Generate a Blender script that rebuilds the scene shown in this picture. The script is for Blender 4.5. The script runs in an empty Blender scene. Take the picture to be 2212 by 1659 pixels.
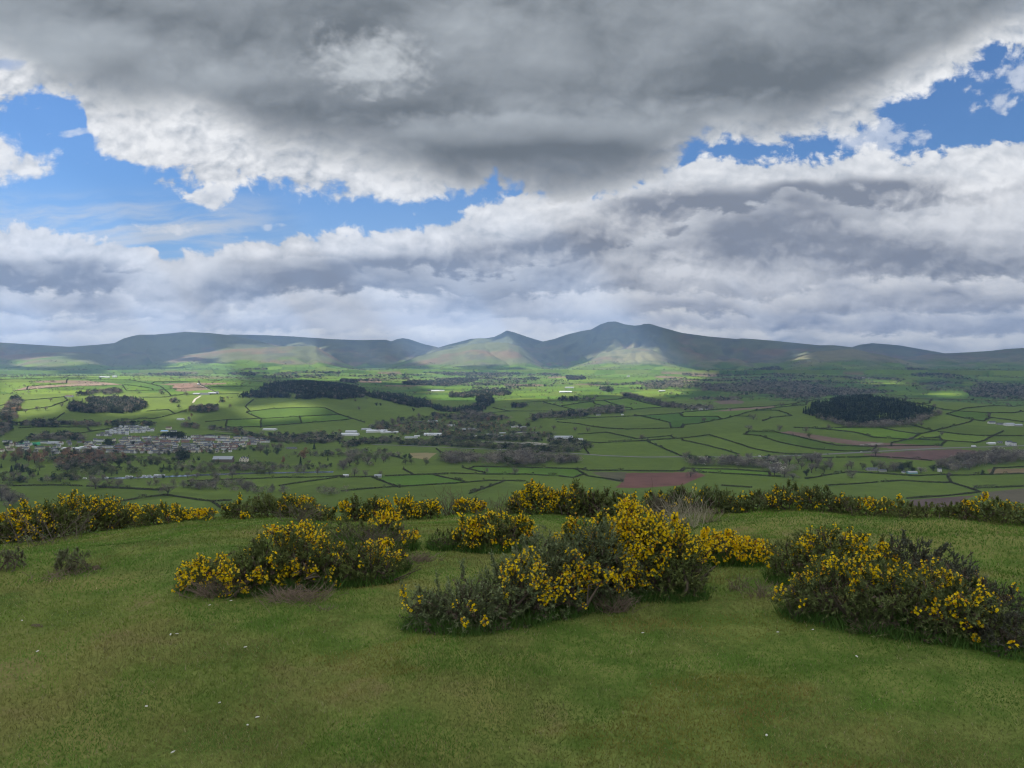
HAZE = 6.0e-5
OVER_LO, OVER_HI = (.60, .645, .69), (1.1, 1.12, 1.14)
import bpy, math, random
import numpy as np
rng = np.random.default_rng(7)
random.seed(7)
SC = bpy.context.scene
COL = SC.collection
R = math.radians
F = 773.6                       # focal length in pixels of a 1024 wide picture
PITCH = math.atan(17 / F)       # camera looks slightly down
K = 1024 / 2212                 # survey units (photo seen 2212 wide) -> pixels

# ---------------------------------------------------------------- small helpers
def tag(o, label=None, cat=None, group=None, kind=None):
    if label: o['label'] = label
    if cat: o['category'] = cat
    if group: o['group'] = group
    if kind: o['kind'] = kind
    return o

def link(name, data, parent=None):
    o = bpy.data.objects.new(name, data); COL.objects.link(o)
    if parent is not None: o.parent = parent
    return o

def np_mesh(name, verts, tris=None, quads=None, mats=(), mat_idx=None, color=None, smooth=False, normals=None):
    """mesh from numpy arrays; tris (n,3) and/or quads (n,4); color per vertex (n,3)"""
    me = bpy.data.meshes.new(name)
    verts = np.ascontiguousarray(verts, dtype=np.float32)
    me.vertices.add(len(verts)); me.vertices.foreach_set('co', verts.ravel())
    loops = []; starts = []; tot = []; s = 0
    if tris is not None and len(tris):
        t = np.asarray(tris, dtype=np.int32); loops.append(t.ravel())
        starts.append(s + 3 * np.arange(len(t))); s += 3 * len(t)
    if quads is not None and len(quads):
        q = np.asarray(quads, dtype=np.int32); loops.append(q.ravel())
        starts.append(s + 4 * np.arange(len(q))); s += 4 * len(q)
    loops = np.concatenate(loops).astype(np.int32); starts = np.concatenate(starts).astype(np.int32)
    me.loops.add(len(loops)); me.loops.foreach_set('vertex_index', loops)
    me.polygons.add(len(starts)); me.polygons.foreach_set('loop_start', starts)
    if mat_idx is not None: me.polygons.foreach_set('material_index', np.asarray(mat_idx, dtype=np.int32))
    me.polygons.foreach_set('use_smooth', np.full(len(starts), bool(smooth)))
    if color is not None:
        a = me.attributes.new('tint', 'FLOAT_COLOR', 'POINT')
        c = np.ones((len(verts), 4), dtype=np.float32); c[:, :3] = color
        a.data.foreach_set('color', c.ravel())
    for m in mats: me.materials.append(m)
    me.update(calc_edges=True)
    return me

class MB:
    """collects polygons for one mesh"""
    def __init__(self): self.v = []; self.f = []; self.m = []
    def face(self, pts, m=0):
        i = len(self.v); self.v += [tuple(p) for p in pts]; self.f.append(list(range(i, i + len(pts)))); self.m.append(m)
    def box(self, x0, x1, y0, y1, z0, z1, m=0):
        p = [(x0,y0,z0),(x1,y0,z0),(x1,y1,z0),(x0,y1,z0),(x0,y0,z1),(x1,y0,z1),(x1,y1,z1),(x0,y1,z1)]
        for q in ((0,3,2,1),(4,5,6,7),(0,1,5,4),(1,2,6,5),(2,3,7,6),(3,0,4,7)): self.face([p[k] for k in q], m)
    def mesh(self, name, mats):
        me = bpy.data.meshes.new(name); me.from_pydata(self.v, [], self.f)
        me.polygons.foreach_set('material_index', self.m)
        for m in mats: me.materials.append(m)
        me.update(); return me

# value noise, vectorised
def _h(ix, iy, s):
    n = (ix.astype(np.int64) * 374761393 + iy.astype(np.int64) * 668265263 + s * 1442695041) & 0x7fffffff
    n = ((n ^ (n >> 13)) * 1274126177) & 0x7fffffff
    return ((n ^ (n >> 16)) & 0xffff) / 65535.0
def vnoise(x, y, s=0):
    x0 = np.floor(x); y0 = np.floor(y); fx = x - x0; fy = y - y0
    fx = fx * fx * (3 - 2 * fx); fy = fy * fy * (3 - 2 * fy)
    a = _h(x0, y0, s); b = _h(x0 + 1, y0, s); c = _h(x0, y0 + 1, s); d = _h(x0 + 1, y0 + 1, s)
    return (a * (1 - fx) + b * fx) * (1 - fy) + (c * (1 - fx) + d * fx) * fy
def fbm(x, y, o=4, s=0, g=.5):
    t = 0; a = 1; n = 0
    for k in range(o):
        t = t + a * vnoise(x, y, s + k * 17); n += a; a *= g; x = x * 2.03 + 3.1; y = y * 2.03 + 1.7
    return t / n * 2 - 1
def sstep(a, b, x):
    t = np.clip((x - a) / (b - a), 0, 1); return t * t * (3 - 2 * t)
def in_poly(px, py, poly):
    px = np.asarray(px, float); py = np.asarray(py, float); r = np.zeros(px.shape, bool); n = len(poly)
    for i in range(n):
        x0, y0 = poly[i]; x1, y1 = poly[(i + 1) % n]
        c = ((y0 > py) != (y1 > py))
        if y0 != y1: r ^= c & (px < (x1 - x0) * (py - y0) / (y1 - y0) + x0)
    return r

# survey helpers: c1/c2/c3 are notes taken on three enlarged strips of the valley
def c1(*p): return [(x / 3, 658.3 + y / 3) for x, y in p]
def c2(*p): return [(737.3 + x / 3, 658.3 + y / 3) for x, y in p]
def c3(*p): return [(1474.6 + x / 3, 658.3 + y / 3) for x, y in p]
def ray(X, Y):
    a = (np.asarray(X, float) * K - 512) / F; b = (384 - np.asarray(Y, float) * K) / F
    return a, math.cos(PITCH) + b * math.sin(PITCH), -math.sin(PITCH) + b * math.cos(PITCH)
def to_survey(x, y, z):
    f = y * math.cos(PITCH) - z * math.sin(PITCH); u = y * math.sin(PITCH) + z * math.cos(PITCH)
    f = np.maximum(f, 1e-3)
    return (512 + F * x / f) / K, (384 - F * u / f) / K

# ---------------------------------------------------------------- materials
class E:
    """tiny expression builder for shader nodes"""
    def __init__(s, nt, sock): s.nt = nt; s.s = sock
    def _m(s, op, *o, clamp=False):
        n = s.nt.nodes.new('ShaderNodeMath'); n.operation = op; n.use_clamp = clamp
        for i, v in enumerate((s,) + o):
            if isinstance(v, E): s.nt.links.new(v.s, n.inputs[i])
            else: n.inputs[i].default_value = v
        return E(s.nt, n.outputs[0])
    def __add__(s, o): return s._m('ADD', o)
    def __radd__(s, o): return s._m('ADD', o)
    def __mul__(s, o): return s._m('MULTIPLY', o)
    def __rmul__(s, o): return s._m('MULTIPLY', o)
    def __sub__(s, o): return s._m('SUBTRACT', o)
    def __rsub__(s, o): return (s * -1.0) + o
    def __truediv__(s, o): return s._m('DIVIDE', o)
    def __rtruediv__(s, o): return s.pow(-1.0) * o
    def max(s, o): return s._m('MAXIMUM', o)
    def min(s, o): return s._m('MINIMUM', o)
    def pow(s, o): return s._m('POWER', o)
    def clamp(s): return s._m('ADD', 0.0, clamp=True)
    def step(s, a, b):           # smoothstep a..b -> 0..1
        n = s.nt.nodes.new('ShaderNodeMapRange'); n.interpolation_type = 'SMOOTHSTEP'
        s.nt.links.new(s.s, n.inputs[0]); n.inputs[1].default_value = a; n.inputs[2].default_value = b
        n.inputs[3].default_value = 0; n.inputs[4].default_value = 1
        return E(s.nt, n.outputs[0])
    def curve(s, pts):           # piecewise curve, pts in 0..1
        n = s.nt.nodes.new('ShaderNodeFloatCurve'); c = n.mapping.curves[0]
        while len(c.points) > 2: c.points.remove(c.points[1])
        c.points[0].location = pts[0]; c.points[1].location = pts[-1]
        for p in pts[1:-1]: c.points.new(*p)
        n.mapping.update(); s.nt.links.new(s.s, n.inputs[1]); return E(s.nt, n.outputs[0])
def vec(nt, x, y, z=0.0):
    n = nt.nodes.new('ShaderNodeCombineXYZ')
    for i, v in enumerate((x, y, z)):
        if isinstance(v, E): nt.links.new(v.s, n.inputs[i])
        else: n.inputs[i].default_value = v
    return n.outputs[0]
def noise(nt, v, scale=1.0, detail=6.0, rough=.55, dist=0.0, dim='3D'):
    n = nt.nodes.new('ShaderNodeTexNoise'); n.noise_dimensions = dim; nt.links.new(v, n.inputs['Vector'])
    n.inputs['Scale'].default_value = scale; n.inputs['Detail'].default_value = detail
    n.inputs['Roughness'].default_value = rough; n.inputs['Distortion'].default_value = dist
    return E(nt, n.outputs[0])
def mixc(nt, f, a, b, mode='MIX'):
    n = nt.nodes.new('ShaderNodeMix'); n.data_type = 'RGBA'; n.blend_type = mode
    for i, v in ((0, f), (6, a), (7, b)):
        if isinstance(v, E): nt.links.new(v.s, n.inputs[i])
        elif isinstance(v, bpy.types.NodeSocket): nt.links.new(v, n.inputs[i])
        elif isinstance(v, tuple): n.inputs[i].default_value = (*v, 1.0)
        else: n.inputs[i].default_value = v
    return n.outputs[2]

def new_mat(name):
    m = bpy.data.materials.new(name); m.use_nodes = True
    nt = m.node_tree; b = nt.nodes['Principled BSDF']; return m, nt, b
def plain(name, col, rough=.7, var=.15, scale=1.0, spec=.3, metal=0.0):
    m, nt, b = new_mat(name)
    tc = nt.nodes.new('ShaderNodeTexCoord')
    n = noise(nt, tc.outputs['Object'], scale, 4)
    k = n * (2 * var) + (1 - var)
    c = mixc(nt, 1.0, col, vec(nt, k, k, k), 'MULTIPLY')
    nt.links.new(c, b.inputs['Base Color']); b.inputs['Roughness'].default_value = rough
    b.inputs['Specular IOR Level'].default_value = spec; b.inputs['Metallic'].default_value = metal
    return m
def tinted(name, rough=.8, spec=.2, transl=0.0, var=.2, scale=3.0):
    """base colour from the mesh attribute 'tint', broken up with noise"""
    m, nt, b = new_mat(name)
    at = nt.nodes.new('ShaderNodeAttribute'); at.attribute_name = 'tint'
    g = nt.nodes.new('ShaderNodeNewGeometry')
    n = noise(nt, g.outputs['Position'], scale, 3)
    k = n * (2 * var) + (1 - var)
    c = mixc(nt, 1.0, at.outputs['Color'], vec(nt, k, k, k), 'MULTIPLY')
    nt.links.new(c, b.inputs['Base Color']); b.inputs['Roughness'].default_value = rough
    b.inputs['Specular IOR Level'].default_value = spec
    if transl > 0:
        t = nt.nodes.new('ShaderNodeBsdfTranslucent'); nt.links.new(c, t.inputs[0])
        mx = nt.nodes.new('ShaderNodeMixShader'); mx.inputs[0].default_value = transl
        nt.links.new(b.outputs[0], mx.inputs[1]); nt.links.new(t.outputs[0], mx.inputs[2])
        nt.links.new(mx.outputs[0], nt.nodes['Material Output'].inputs[0])
    return m

# ---------------------------------------------------------------- camera, sun
cam = bpy.data.cameras.new('camera'); co = bpy.data.objects.new('camera', cam); COL.objects.link(co)
cam.sensor_width = 36; cam.lens = 36 * F / 1024; cam.clip_start = .05; cam.clip_end = 60000
co.rotation_euler = (R(90) - PITCH, 0, 0); SC.camera = co
SUN_EL, SUN_AZ = R(49), R(-70)                      # azimuth from +y, negative = to the left
SUN = np.array([math.sin(SUN_AZ) * math.cos(SUN_EL), math.cos(SUN_AZ) * math.cos(SUN_EL), math.sin(SUN_EL)])
sl = bpy.data.lights.new('sun', 'SUN'); sl.energy = 5.0; sl.angle = R(.5); sl.color = (1, .94, .84)
so = bpy.data.objects.new('sun', sl); COL.objects.link(so)
so.rotation_euler = (R(90) - SUN_EL, 0, -SUN_AZ + math.pi)
from mathutils import Vector
so.rotation_euler = Vector(SUN).to_track_quat('Z', 'Y').to_euler()
# ---------------------------------------------------------------- sky with cloud banks (world)
W = bpy.data.worlds.new('World'); SC.world = W; W.use_nodes = True
nt = W.node_tree; bg = nt.nodes['Background']
tc = nt.nodes.new('ShaderNodeTexCoord'); sp = nt.nodes.new('ShaderNodeSeparateXYZ')
nt.links.new(tc.outputs['Generated'], sp.inputs[0])
dx, dy, dz = (E(nt, sp.outputs[i]) for i in range(3))
den = dy._m('ABSOLUTE').max(.12)
u = dx / den; v = dz / den
P = (u * (F / K) + 1106.0)              # survey coordinates of a direction
Q = (793.0 - v * (F / K))
pn = (P / 2212.0 * (1 / 1.4) + (.2 / 1.4)).clamp()     # -0.2 .. 1.2 of the view -> 0..1
def edge(pts, lo=0., hi=900.):
    c = pn.curve([((x / 2212 / 1.4) + .2 / 1.4, (y - lo) / (hi - lo)) for x, y in pts])
    return c * (hi - lo) + lo
# noise fields
G = 2.1
def n2(x, y, det=5., rough=.58): return (noise(nt, vec(nt, x, y), 1.0, det, rough, 0.0, '2D') - .5) * G
warp = n2(P / 300. + 31., Q / 230., 3., .5)
warp2 = n2(P / 300. + 77., Q / 230., 3., .5)
Pw = P + warp * 48.0; Qw = Q + warp2 * 30.0
def nz(sx, sy, z, det=5., rough=.58, oy=0., ox=0.): return n2(Pw / sx + (ox + z * 7.3), Qw / sy + oy, det, rough)
def puffs(sx, sy, det, oy=0., ox=0., z=0.):
    n = nt.nodes.new('ShaderNodeTexVoronoi'); n.voronoi_dimensions = '2D'; n.feature = 'SMOOTH_F1'; n.normalize = False
    nt.links.new(vec(nt, (Pw + wob) / sx + (ox + z), (Qw + wob2) / sy + oy), n.inputs['Vector']); n.inputs['Scale'].default_value = 1.0
    n.inputs['Detail'].default_value = det; n.inputs['Roughness'].default_value = .55; n.inputs['Smoothness'].default_value = .35; n.inputs['Randomness'].default_value = 1.0
    return .62 - E(nt, n.outputs['Distance']) * .55
wob = n2(P / 60. + 5., Q / 45., 3., .6) * 22.0; wob2 = n2(P / 60. + 55., Q / 45., 3., .6) * 16.0
billow = nz(190., 130., .0, 6., .60) * .62 + puffs(84., 62., 2.) * .75 - .10        # cauliflower edges
billow_up = nz(190., 130., .0, 5., .60, oy=.12, ox=.05) * .62 + puffs(84., 62., 2., oy=.22, ox=.10) * .75 - .10
lit = billow - billow_up                         # rim facing up / down
fine = nz(46., 34., 5.0, 4., .62)
soft = nz(430., 200., 2.0, 4., .5)
softer = nz(900., 330., 12.0, 3., .5)
nA = nz(120., 52., 22., 5., .6); nAl = nA - nz(120., 52., 22., 4., .6, oy=.2, ox=.06)
nB = nz(90., 36., 41., 5., .6); nBl = nB - nz(90., 36., 41., 4., .6, oy=.2, ox=.06)

# blue sky
sky = nt.nodes.new('ShaderNodeTexSky'); sky.sky_type = 'NISHITA'; sky.sun_disc = False
sky.sun_elevation = SUN_EL; sky.sun_rotation = SUN_AZ; sky.altitude = 300; sky.air_density = 1.0; sky.dust_density = .4; sky.ozone_density = 1.6
blue = mixc(nt, 1.0, sky.outputs[0], (.056, .082, .112), 'MULTIPLY')
pale = mixc(nt, ((Q - 380.0) / 420.0).clamp() * .62, blue, (.38, .51, .70))
# cirrus wisps low on the left
ci = n2(Pw / 330., Qw / 46. + P / 700., 5., .62) * .5 + .5
cir = ci.step(.36, .68) * (Q - 400.0).step(0., 80.) * (1.0 - (P - 450.0).step(0., 260.)) * .85
col = mixc(nt, cir, pale, (.60, .66, .74))

# small detached clouds : (cx, cy, rx, ry, strength)
def blob(cx, cy, rx, ry): 
    a = (P + warp * 60.0 - cx) / rx; b = (Q + warp2 * 40.0 - cy) / ry
    return 1.0 - (a * a + b * b)
for cx, cy, rx, ry, k in ((20, 352, 185, 62, 1.0), (455, 432, 62, 30, .95), (375, 355, 60, 26, .35), (150, 285, 60, 14, .5), (590, 487, 45, 8, .45), (1900, 300, 120, 44, .55), (2190, 150, 120, 120, .6), (330, 497, 90, 20, .6)):
    d = blob(cx, cy, rx, ry) + (billow - .15) * (1.5 if rx > 150 else 2.6) + fine * (.7 if rx > 150 else 1.0)
    m = d.step(-.05, .75) * k
    sh = (lit * 1.2 + .72 - ((Q - cy) / (ry * 2.6)).clamp() * .25 + fine * .2).clamp()
    cc = mixc(nt, sh, (.42, .47, .54), (.90, .91, .92))
    col = mixc(nt, m, col, cc)

# large lights and shades inside the banks: (cx, cy, rx, ry, amount)
def tone(lst):
    t = None
    for cx, cy, rx, ry, k in lst:
        a = (Pw + billow * 45.0 - cx) / rx; b = (Qw + billow * 32.0 - cy) / ry
        g = (1.0 - (a * a + b * b)).step(-1.3, 1.0) * k
        t = g if t is None else t + g
    return t
T1 = tone([(1530, 445, 190, 62, -.75), (1870, 420, 170, 50, -.75), (1780, 545, 420, 48, -.55), (620, 600, 330, 52, -.62), (80, 590, 190, 40, -.75), (950, 590, 220, 40, -.45), (1200, 620, 260, 36, -.4), (1300, 520, 160, 34, -.3),
           (1440, 490, 120, 40, .45), (2080, 470, 190, 80, .55), (1480, 395, 200, 34, .5), (1700, 365, 240, 30, .5), (2080, 350, 200, 40, .6), (345, 610, 70, 60, .45), (1640, 590, 150, 40, .45), (1480, 600, 80, 50, .35), (560, 660, 90, 22, .5), (790, 700, 150, 20, .55), (1000, 706, 160, 16, .6), (1060, 470, 170, 45, .4), (1200, 730, 90, 16, .6), (60, 728, 220, 12, .5), (1650, 715, 200, 14, .4)])
# lower bank of cumulus reaching to the horizon
e1 = edge([(-440, 470), (0, 482), (130, 500), (300, 528), (400, 556), (540, 530), (640, 506), (850, 500), (940, 488), (1000, 452), (1080, 430), (1180, 424), (1300, 420), (1420, 380), (1520, 344), (1700, 342), (1850, 336), (2000, 330), (2090, 318), (2212, 300), (2650, 280)])
d1 = Q - e1 + billow * 62.0 + fine * 26.0
m1 = d1.step(-5., 13.)
dep = Q - e1 + soft * 90.0
gray1 = (dep - T1 * 40.0).step(15., 95.)                                    # white tops, grey undersides
puff = (lit * .7 + billow * .5 + .60 + fine * .28).clamp()
top = mixc(nt, puff, (.44, .48, .53), (.93, .935, .94))
pat = (T1 * .80 + soft * .55 + .50 + lit * .85 + softer * .5 + billow * .22).clamp()
und = mixc(nt, pat, (.235, .258, .30), (.90, .905, .91))
cl1 = mixc(nt, gray1, top, und)
# second and third sheets of the bank: (edge, softness)
def bank(cl, pts, hgt, lo_c, hi_c, k=1.0, xa=None, xb=None, seed=20., up=(.80, .82, .84)):
    n1, nl = (nA, nAl) if seed < 30 else (nB, nBl)
    e = edge(pts); dd = Q - e + n1 * 34.0 * (hgt / 40.) + fine * 8.0 + billow * 46.0 * (hgt / 40.)
    m = dd.step(-6., 10.) * k
    if xa: m = m * (P + warp * 200.0).step(xa[0], xa[1])
    if xb: m = m * (1.0 - (P + warp * 200.0).step(xb[0], xb[1]))
    g = dd.step(6., hgt * 1.7)
    brt = (nl * 1.3 + lit * 1.1 + .62 + fine * .2).clamp()
    t = mixc(nt, brt, hi_c, up)
    un = mixc(nt, (soft * .5 + .50 + n1 * .4 + T1 * .70 + lit * .75).clamp(), lo_c, hi_c)
    vis_ = n2(P / 210. + seed * 3.7, Q / 90., 3., .5).step(-.42, .10)
    return mixc(nt, m, cl, mixc(nt, (g + (1.0 - vis_) * .8).clamp(), t, un))
cl1 = bank(cl1, [(-440, 545), (0, 545), (150, 555), (330, 590), (420, 580), (560, 560), (760, 560), (1000, 590), (1250, 560), (1420, 520), (1500, 480), (1640, 440), (1750, 420), (1900, 440), (2212, 430), (2650, 430)], 46., (.255, .277, .32), (.70, .72, .75), .5, seed=22.)
cl1 = bank(cl1, [(-440, 625), (0, 622), (120, 625), (240, 632), (330, 655), (400, 690), (600, 640), (850, 628), (1100, 640), (1400, 630), (1650, 640), (1900, 600), (2212, 610), (2650, 610)], 34., (.25, .275, .335), (.72, .74, .77), .85, seed=27., up=(.95, .95, .93))
cl1 = bank(cl1, [(-440, 682), (0, 682), (300, 690), (500, 672), (700, 676), (900, 668), (1200, 690), (1500, 676), (1800, 672), (2212, 668), (2650, 668)], 26., (.26, .295, .37), (.78, .79, .81), .9, seed=33., up=(1.08, 1.07, 1.0))
cl1 = bank(cl1, [(-440, 722), (0, 722), (300, 716), (600, 712), (900, 708), (1200, 716), (1500, 712), (1800, 716), (2212, 722), (2650, 722)], 22., (.33, .38, .46), (.84, .85, .84), .9, seed=39., up=(1.1, 1.08, 1.0))
col = mixc(nt, m1, col, cl1)

# upper dark deck with its white lower fringe
e2 = edge([(-440, 250), (0, 236), (110, 226), (160, 226), (205, 300), (250, 352), (330, 388), (430, 398), (560, 396), (700, 416), (800, 442), (880, 450), (980, 424), (1080, 412), (1200, 430), (1350, 420), (1450, 380), (1515, 316), (1600, 308), (1700, 300), (1850, 282), (1905, 238), (1990, 196), (2080, 150), (2160, 118), (2212, 130), (2650, 100)])
d2 = e2 - Q + billow * 70.0 + fine * 34.0
m2 = d2.step(-8., 22.)
ed = edge([(-440, 100), (0, 104), (100, 160), (180, 196), (300, 205), (420, 205), (520, 250), (620, 300), (800, 326), (900, 350), (1000, 384), (1120, 398), (1250, 398), (1380, 372), (1480, 318), (1560, 276), (1700, 270), (1800, 232), (1880, 196), (1930, 150), (2050, 90), (2212, 36), (2650, 0)])
dk = (ed - Q + soft * 40.0 + billow * 50.0).step(-75., 50.)
wsh = (lit * 1.4 + billow * .45 + .60 + fine * .28 + soft * .5).clamp()
white = mixc(nt, wsh, (.40, .44, .49), (.93, .935, .94))
dv = (softer * .9 + .40 + soft * .5 + billow * .22).clamp()
T2 = tone([(560, 250, 300, 60, -.35), (200, 120, 240, 80, -.2), (1180, 340, 260, 60, -.4), (1500, 160, 420, 80, -.25), (950, 240, 120, 40, -.25), (700, 60, 320, 50, -.25), (1050, 285, 260, 30, .35), (1060, 90, 170, 80, .35), (1420, 270, 240, 40, .22), (60, 110, 200, 50, .4), (1720, 230, 160, 40, .2)])
dv = (dv * .75 + T2 * .9 + .08 + lit * .16 + (billow - .2) * .20 + fine * .05).clamp()
dark = mixc(nt, dv, (.150, .168, .178), (.43, .465, .49))
hole = blob(800, 140, 120, 62) + soft * .9 + billow * 1.1 + fine * .4
dark = mixc(nt, (hole + lit * 2.0).step(-.9, 1.9) * .85, dark, (.62, .65, .67))
hole2 = blob(20, 60, 260, 90) + soft * 2.0
dark = mixc(nt, hole2.step(-.2, 1.2) * .45, dark, (.42, .46, .49))
deck = mixc(nt, dk, white, dark)
col = mixc(nt, m2, col, deck)
# a blue hole at the far left of the deck
bh = blob(20, 148, 40, 12) + billow * 2.0
col = mixc(nt, bh.step(.0, 1.0) * .6, col, (.20, .32, .58))
# unseen sky overhead and behind the viewpoint, brightened to lift the ground light
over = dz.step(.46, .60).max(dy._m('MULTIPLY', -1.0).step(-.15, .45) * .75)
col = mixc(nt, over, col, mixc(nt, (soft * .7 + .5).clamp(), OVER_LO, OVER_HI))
# below the horizon
col = mixc(nt, (dz * -1.0).step(.0, .05), col, (.10, .12, .09))
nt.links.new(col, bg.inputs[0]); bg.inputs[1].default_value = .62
W.cycles.sampling_method = 'MANUAL'; W.cycles.sample_map_resolution = 1024
SC.view_settings.view_transform = 'Standard'; SC.view_settings.look = 'None'; SC.view_settings.exposure = 0.86; SC.view_settings.gamma = 1.0
SC.cycles.use_denoising = True
try: SC.cycles.denoiser = 'OPENIMAGEDENOISE'; SC.cycles.denoising_input_passes = 'RGB_ALBEDO_NORMAL'
except Exception: pass
SC.cycles.filter_width = 1.15
SC.cycles.max_bounces = 5; SC.cycles.diffuse_bounces = 2; SC.cycles.glossy_bounces = 2; SC.cycles.transmission_bounces = 3; SC.cycles.transparent_max_bounces = 6; SC.cycles.volume_bounces = 0
SC.cycles.caustics_reflective = False; SC.cycles.caustics_refractive = False
# ---------------------------------------------------------------- the land as one polar sheet of heights round the viewpoint (eye at z = 0)
def smooth1(a, n):
    k = np.hanning(n + 2)[1:-1]; k /= k.sum(); p = n // 2
    return np.convolve(np.pad(a, p, mode='edge'), k, mode='valid')[:len(a)]
az_f = np.arange(-46, 46.001, .085)
az = np.radians(np.concatenate([np.arange(-180, -46, 3.0), az_f, np.arange(48, 180, 3.0)]))
nA = len(az)
r_near = np.exp(np.arange(math.log(1.2), math.log(70), .0125))
r_val = np.exp(np.arange(math.log(70), math.log(900), .02))
r_far = np.exp(np.arange(math.log(900), math.log(7000), .0042))
r_mt = np.exp(np.arange(math.log(7000), math.log(14600), .0065))
rr = np.concatenate([[.02, .3, .7], r_near, r_val, r_far, r_mt]); nR = len(rr)
AZ, RR = np.meshgrid(az, rr, indexing='ij')
XX = RR * np.sin(AZ); YY = RR * np.cos(AZ)

VR = [60, 100, 200, 400, 700, 850, 1000, 1350, 1500, 1800, 2100, 2400, 2700, 3100, 3600, 4200, 5000, 6000, 7000, 9000, 18000]
B0 = [-14, -26, -58, -110, -160, -175, -184, -188, -188.5]
VZ = {   # survey column -> heights at VR[9:]
    -200: [-188, -187, -178, -158, -112, -70, -45, -52, -66, -40, 0, 0],
    0:    [-188, -187, -178, -158, -115, -71, -45, -52, -66, -40, 0, 0],
    330:  [-188, -187, -176, -154, -115, -72, -46, -54, -66, -36, 0, 0],
    520:  [-188, -187, -179, -156, -108, -70, -62, -68, -64, -32, 0, 0],
    650:  [-188, -187, -176, -148, -100, -68, -88, -84, -57, -30, 0, 0],
    760:  [-188, -187, -178, -146, -112, -98, -112, -92, -58, -28, 0, 0],
    870:  [-188, -187, -170, -127, -138, -146, -128, -98, -60, -28, 0, 0],
    960:  [-187, -187, -182, -174, -162, -142, -124, -96, -60, -28, 0, 0],
    1060: [-184, -182, -176, -168, -156, -136, -120, -95, -60, -28, 0, 0],
    1250: [-172, -163, -156, -157, -143, -119, -118, -92, -58, -28, 0, 0],
    1500: [-166, -144, -132, -142, -154, -130, -113, -90, -58, -30, 0, 0],
    1700: [-161, -137, -121, -111, -138, -146, -130, -100, -62, -32, 0, 0],
    1900: [-158, -133, -113, -100, -114, -147, -134, -105, -65, -35, 0, 0],
    2050: [-161, -138, -119, -104, -116, -147, -135, -106, -65, -35, 0, 0],
    2212: [-166, -144, -126, -119, -140, -153, -137, -108, -66, -36, 0, 0],
    2500: [-170, -152, -138, -130, -145, -153, -138, -110, -66, -36, 0, 0],
}
def col_az(X): return math.atan2((X * K - 512) / F, 1)
lr = np.log(rr); lv = np.log(np.array(VR, float)); fine_l = np.linspace(lr[3], lr[-1], 3000)
cols = sorted(VZ); tab = []
for X in cols:
    z = np.interp(fine_l, lv, B0 + VZ[X]); z = smooth1(z, 131)
    tab.append(np.interp(lr, fine_l, z))
tab = np.array(tab); caz = np.array([col_az(X) for X in cols])
fa = np.radians(np.linspace(-60, 60, 1201)); tf = np.array([np.interp(fa, caz, tab[:, j]) for j in range(nR)])
kk = np.hanning(63)[1:-1]; kk /= kk.sum()
tfp = np.pad(tf, ((0, 0), (30, 30)), mode='edge')
ts = np.array([np.convolve(tfp[j], kk, mode='valid') for j in range(nR)])       # nR x 1201
H = np.empty((nA, nR))
for j in range(nR): H[:, j] = np.interp(az, fa, ts[j])
amp = sstep(300, 1200, RR) * (1 - sstep(5000, 7000, RR) * .0)
H += amp * (fbm(XX / 420., YY / 420., 3, 5) * 5.0 + fbm(XX / 130., YY / 130., 2, 9) * .9) * (.35 + .65 * sstep(900, 2600, RR))

AZ_, RR_, XX_, YY_ = AZ, RR, XX, YY
H += sstep(4700, 6200, RR) * (1 - sstep(7600, 9000, RR)) * (fbm(XX / 750., YY / 620., 3, 15) * 20.)
# mountains : layer = (skyline [(X,Y)], crest distance, foot distance, gully strength, front shape)
JS = int(np.searchsorted(rr, 6200))
def ridge(pts, r0, rf, gul=1.0, p=1.25, seed=1, back=.35):
    AZ, RR, XX, YY = AZ_[:, JS:], RR_[:, JS:], XX_[:, JS:], YY_[:, JS:]; Hs = H[:, JS:]
    X = np.array([q[0] for q in pts], float); Y = np.array([q[1] for q in pts], float)
    a_, f_, z_ = ray(X, Y); ap = np.arctan2(a_, f_); tn = z_ / np.hypot(a_, f_)
    t = np.interp(az, ap, tn, left=-.05, right=-.05)
    sel = (az > ap[0] - .01) & (az < ap[-1] + .01)
    z0 = (t * r0)[:, None]
    foot = -28 + 0 * z0
    s = np.clip((RR - rf) / (r0 - rf), 0, 1) ** p
    s = s * (1 - .10 * np.sin(s * math.pi))
    d = foot + (z0 - foot) * s
    w = np.where(RR > r0, 1, 0)
    d = np.where(w, z0 - (RR - r0) * back, d)
    g = (1 - np.abs(fbm(AZ * r0 / 520. + fbm(XX / 900., YY / 900., 2, seed + 3) * .8, RR / 2600., 4, seed))) ** 2 - .55
    g2 = fbm(XX / 330., YY / 330., 4, seed + 40)
    u = np.clip((RR - rf) / (r0 - rf), 0, 1)
    d = d - gul * np.where(w, 0, np.sin(u * math.pi) ** .8) * (np.clip(z0 - foot, 0, 500) * .34 * g + 10 * g2)
    d = np.where(sel[:, None], d, -400)
    m = np.maximum(Hs, d); k = 14.0                       # soft union
    H[:, JS:] = m + k * .25 * np.clip(1 - np.abs(Hs - d) / k, 0, 1) ** 2 * (m < z0 - 2)
ridge([(1800, 775), (1842, 749), (1858, 744), (1885, 740.6), (1942, 745.6), (2035, 761.6), (2080, 772), (2150, 790)], 13000, 9500, .6, 1.2, 3)
ridge([(380, 790), (440, 735), (493, 722.6), (500, 721.6), (600, 724), (737, 733), (780, 734), (834, 733.6), (845, 737), (857, 732), (870, 729.6), (884, 731.6), (917, 743), (944, 749), (980, 768), (1020, 790)], 11800, 8300, .8, 1.25, 11)
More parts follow.
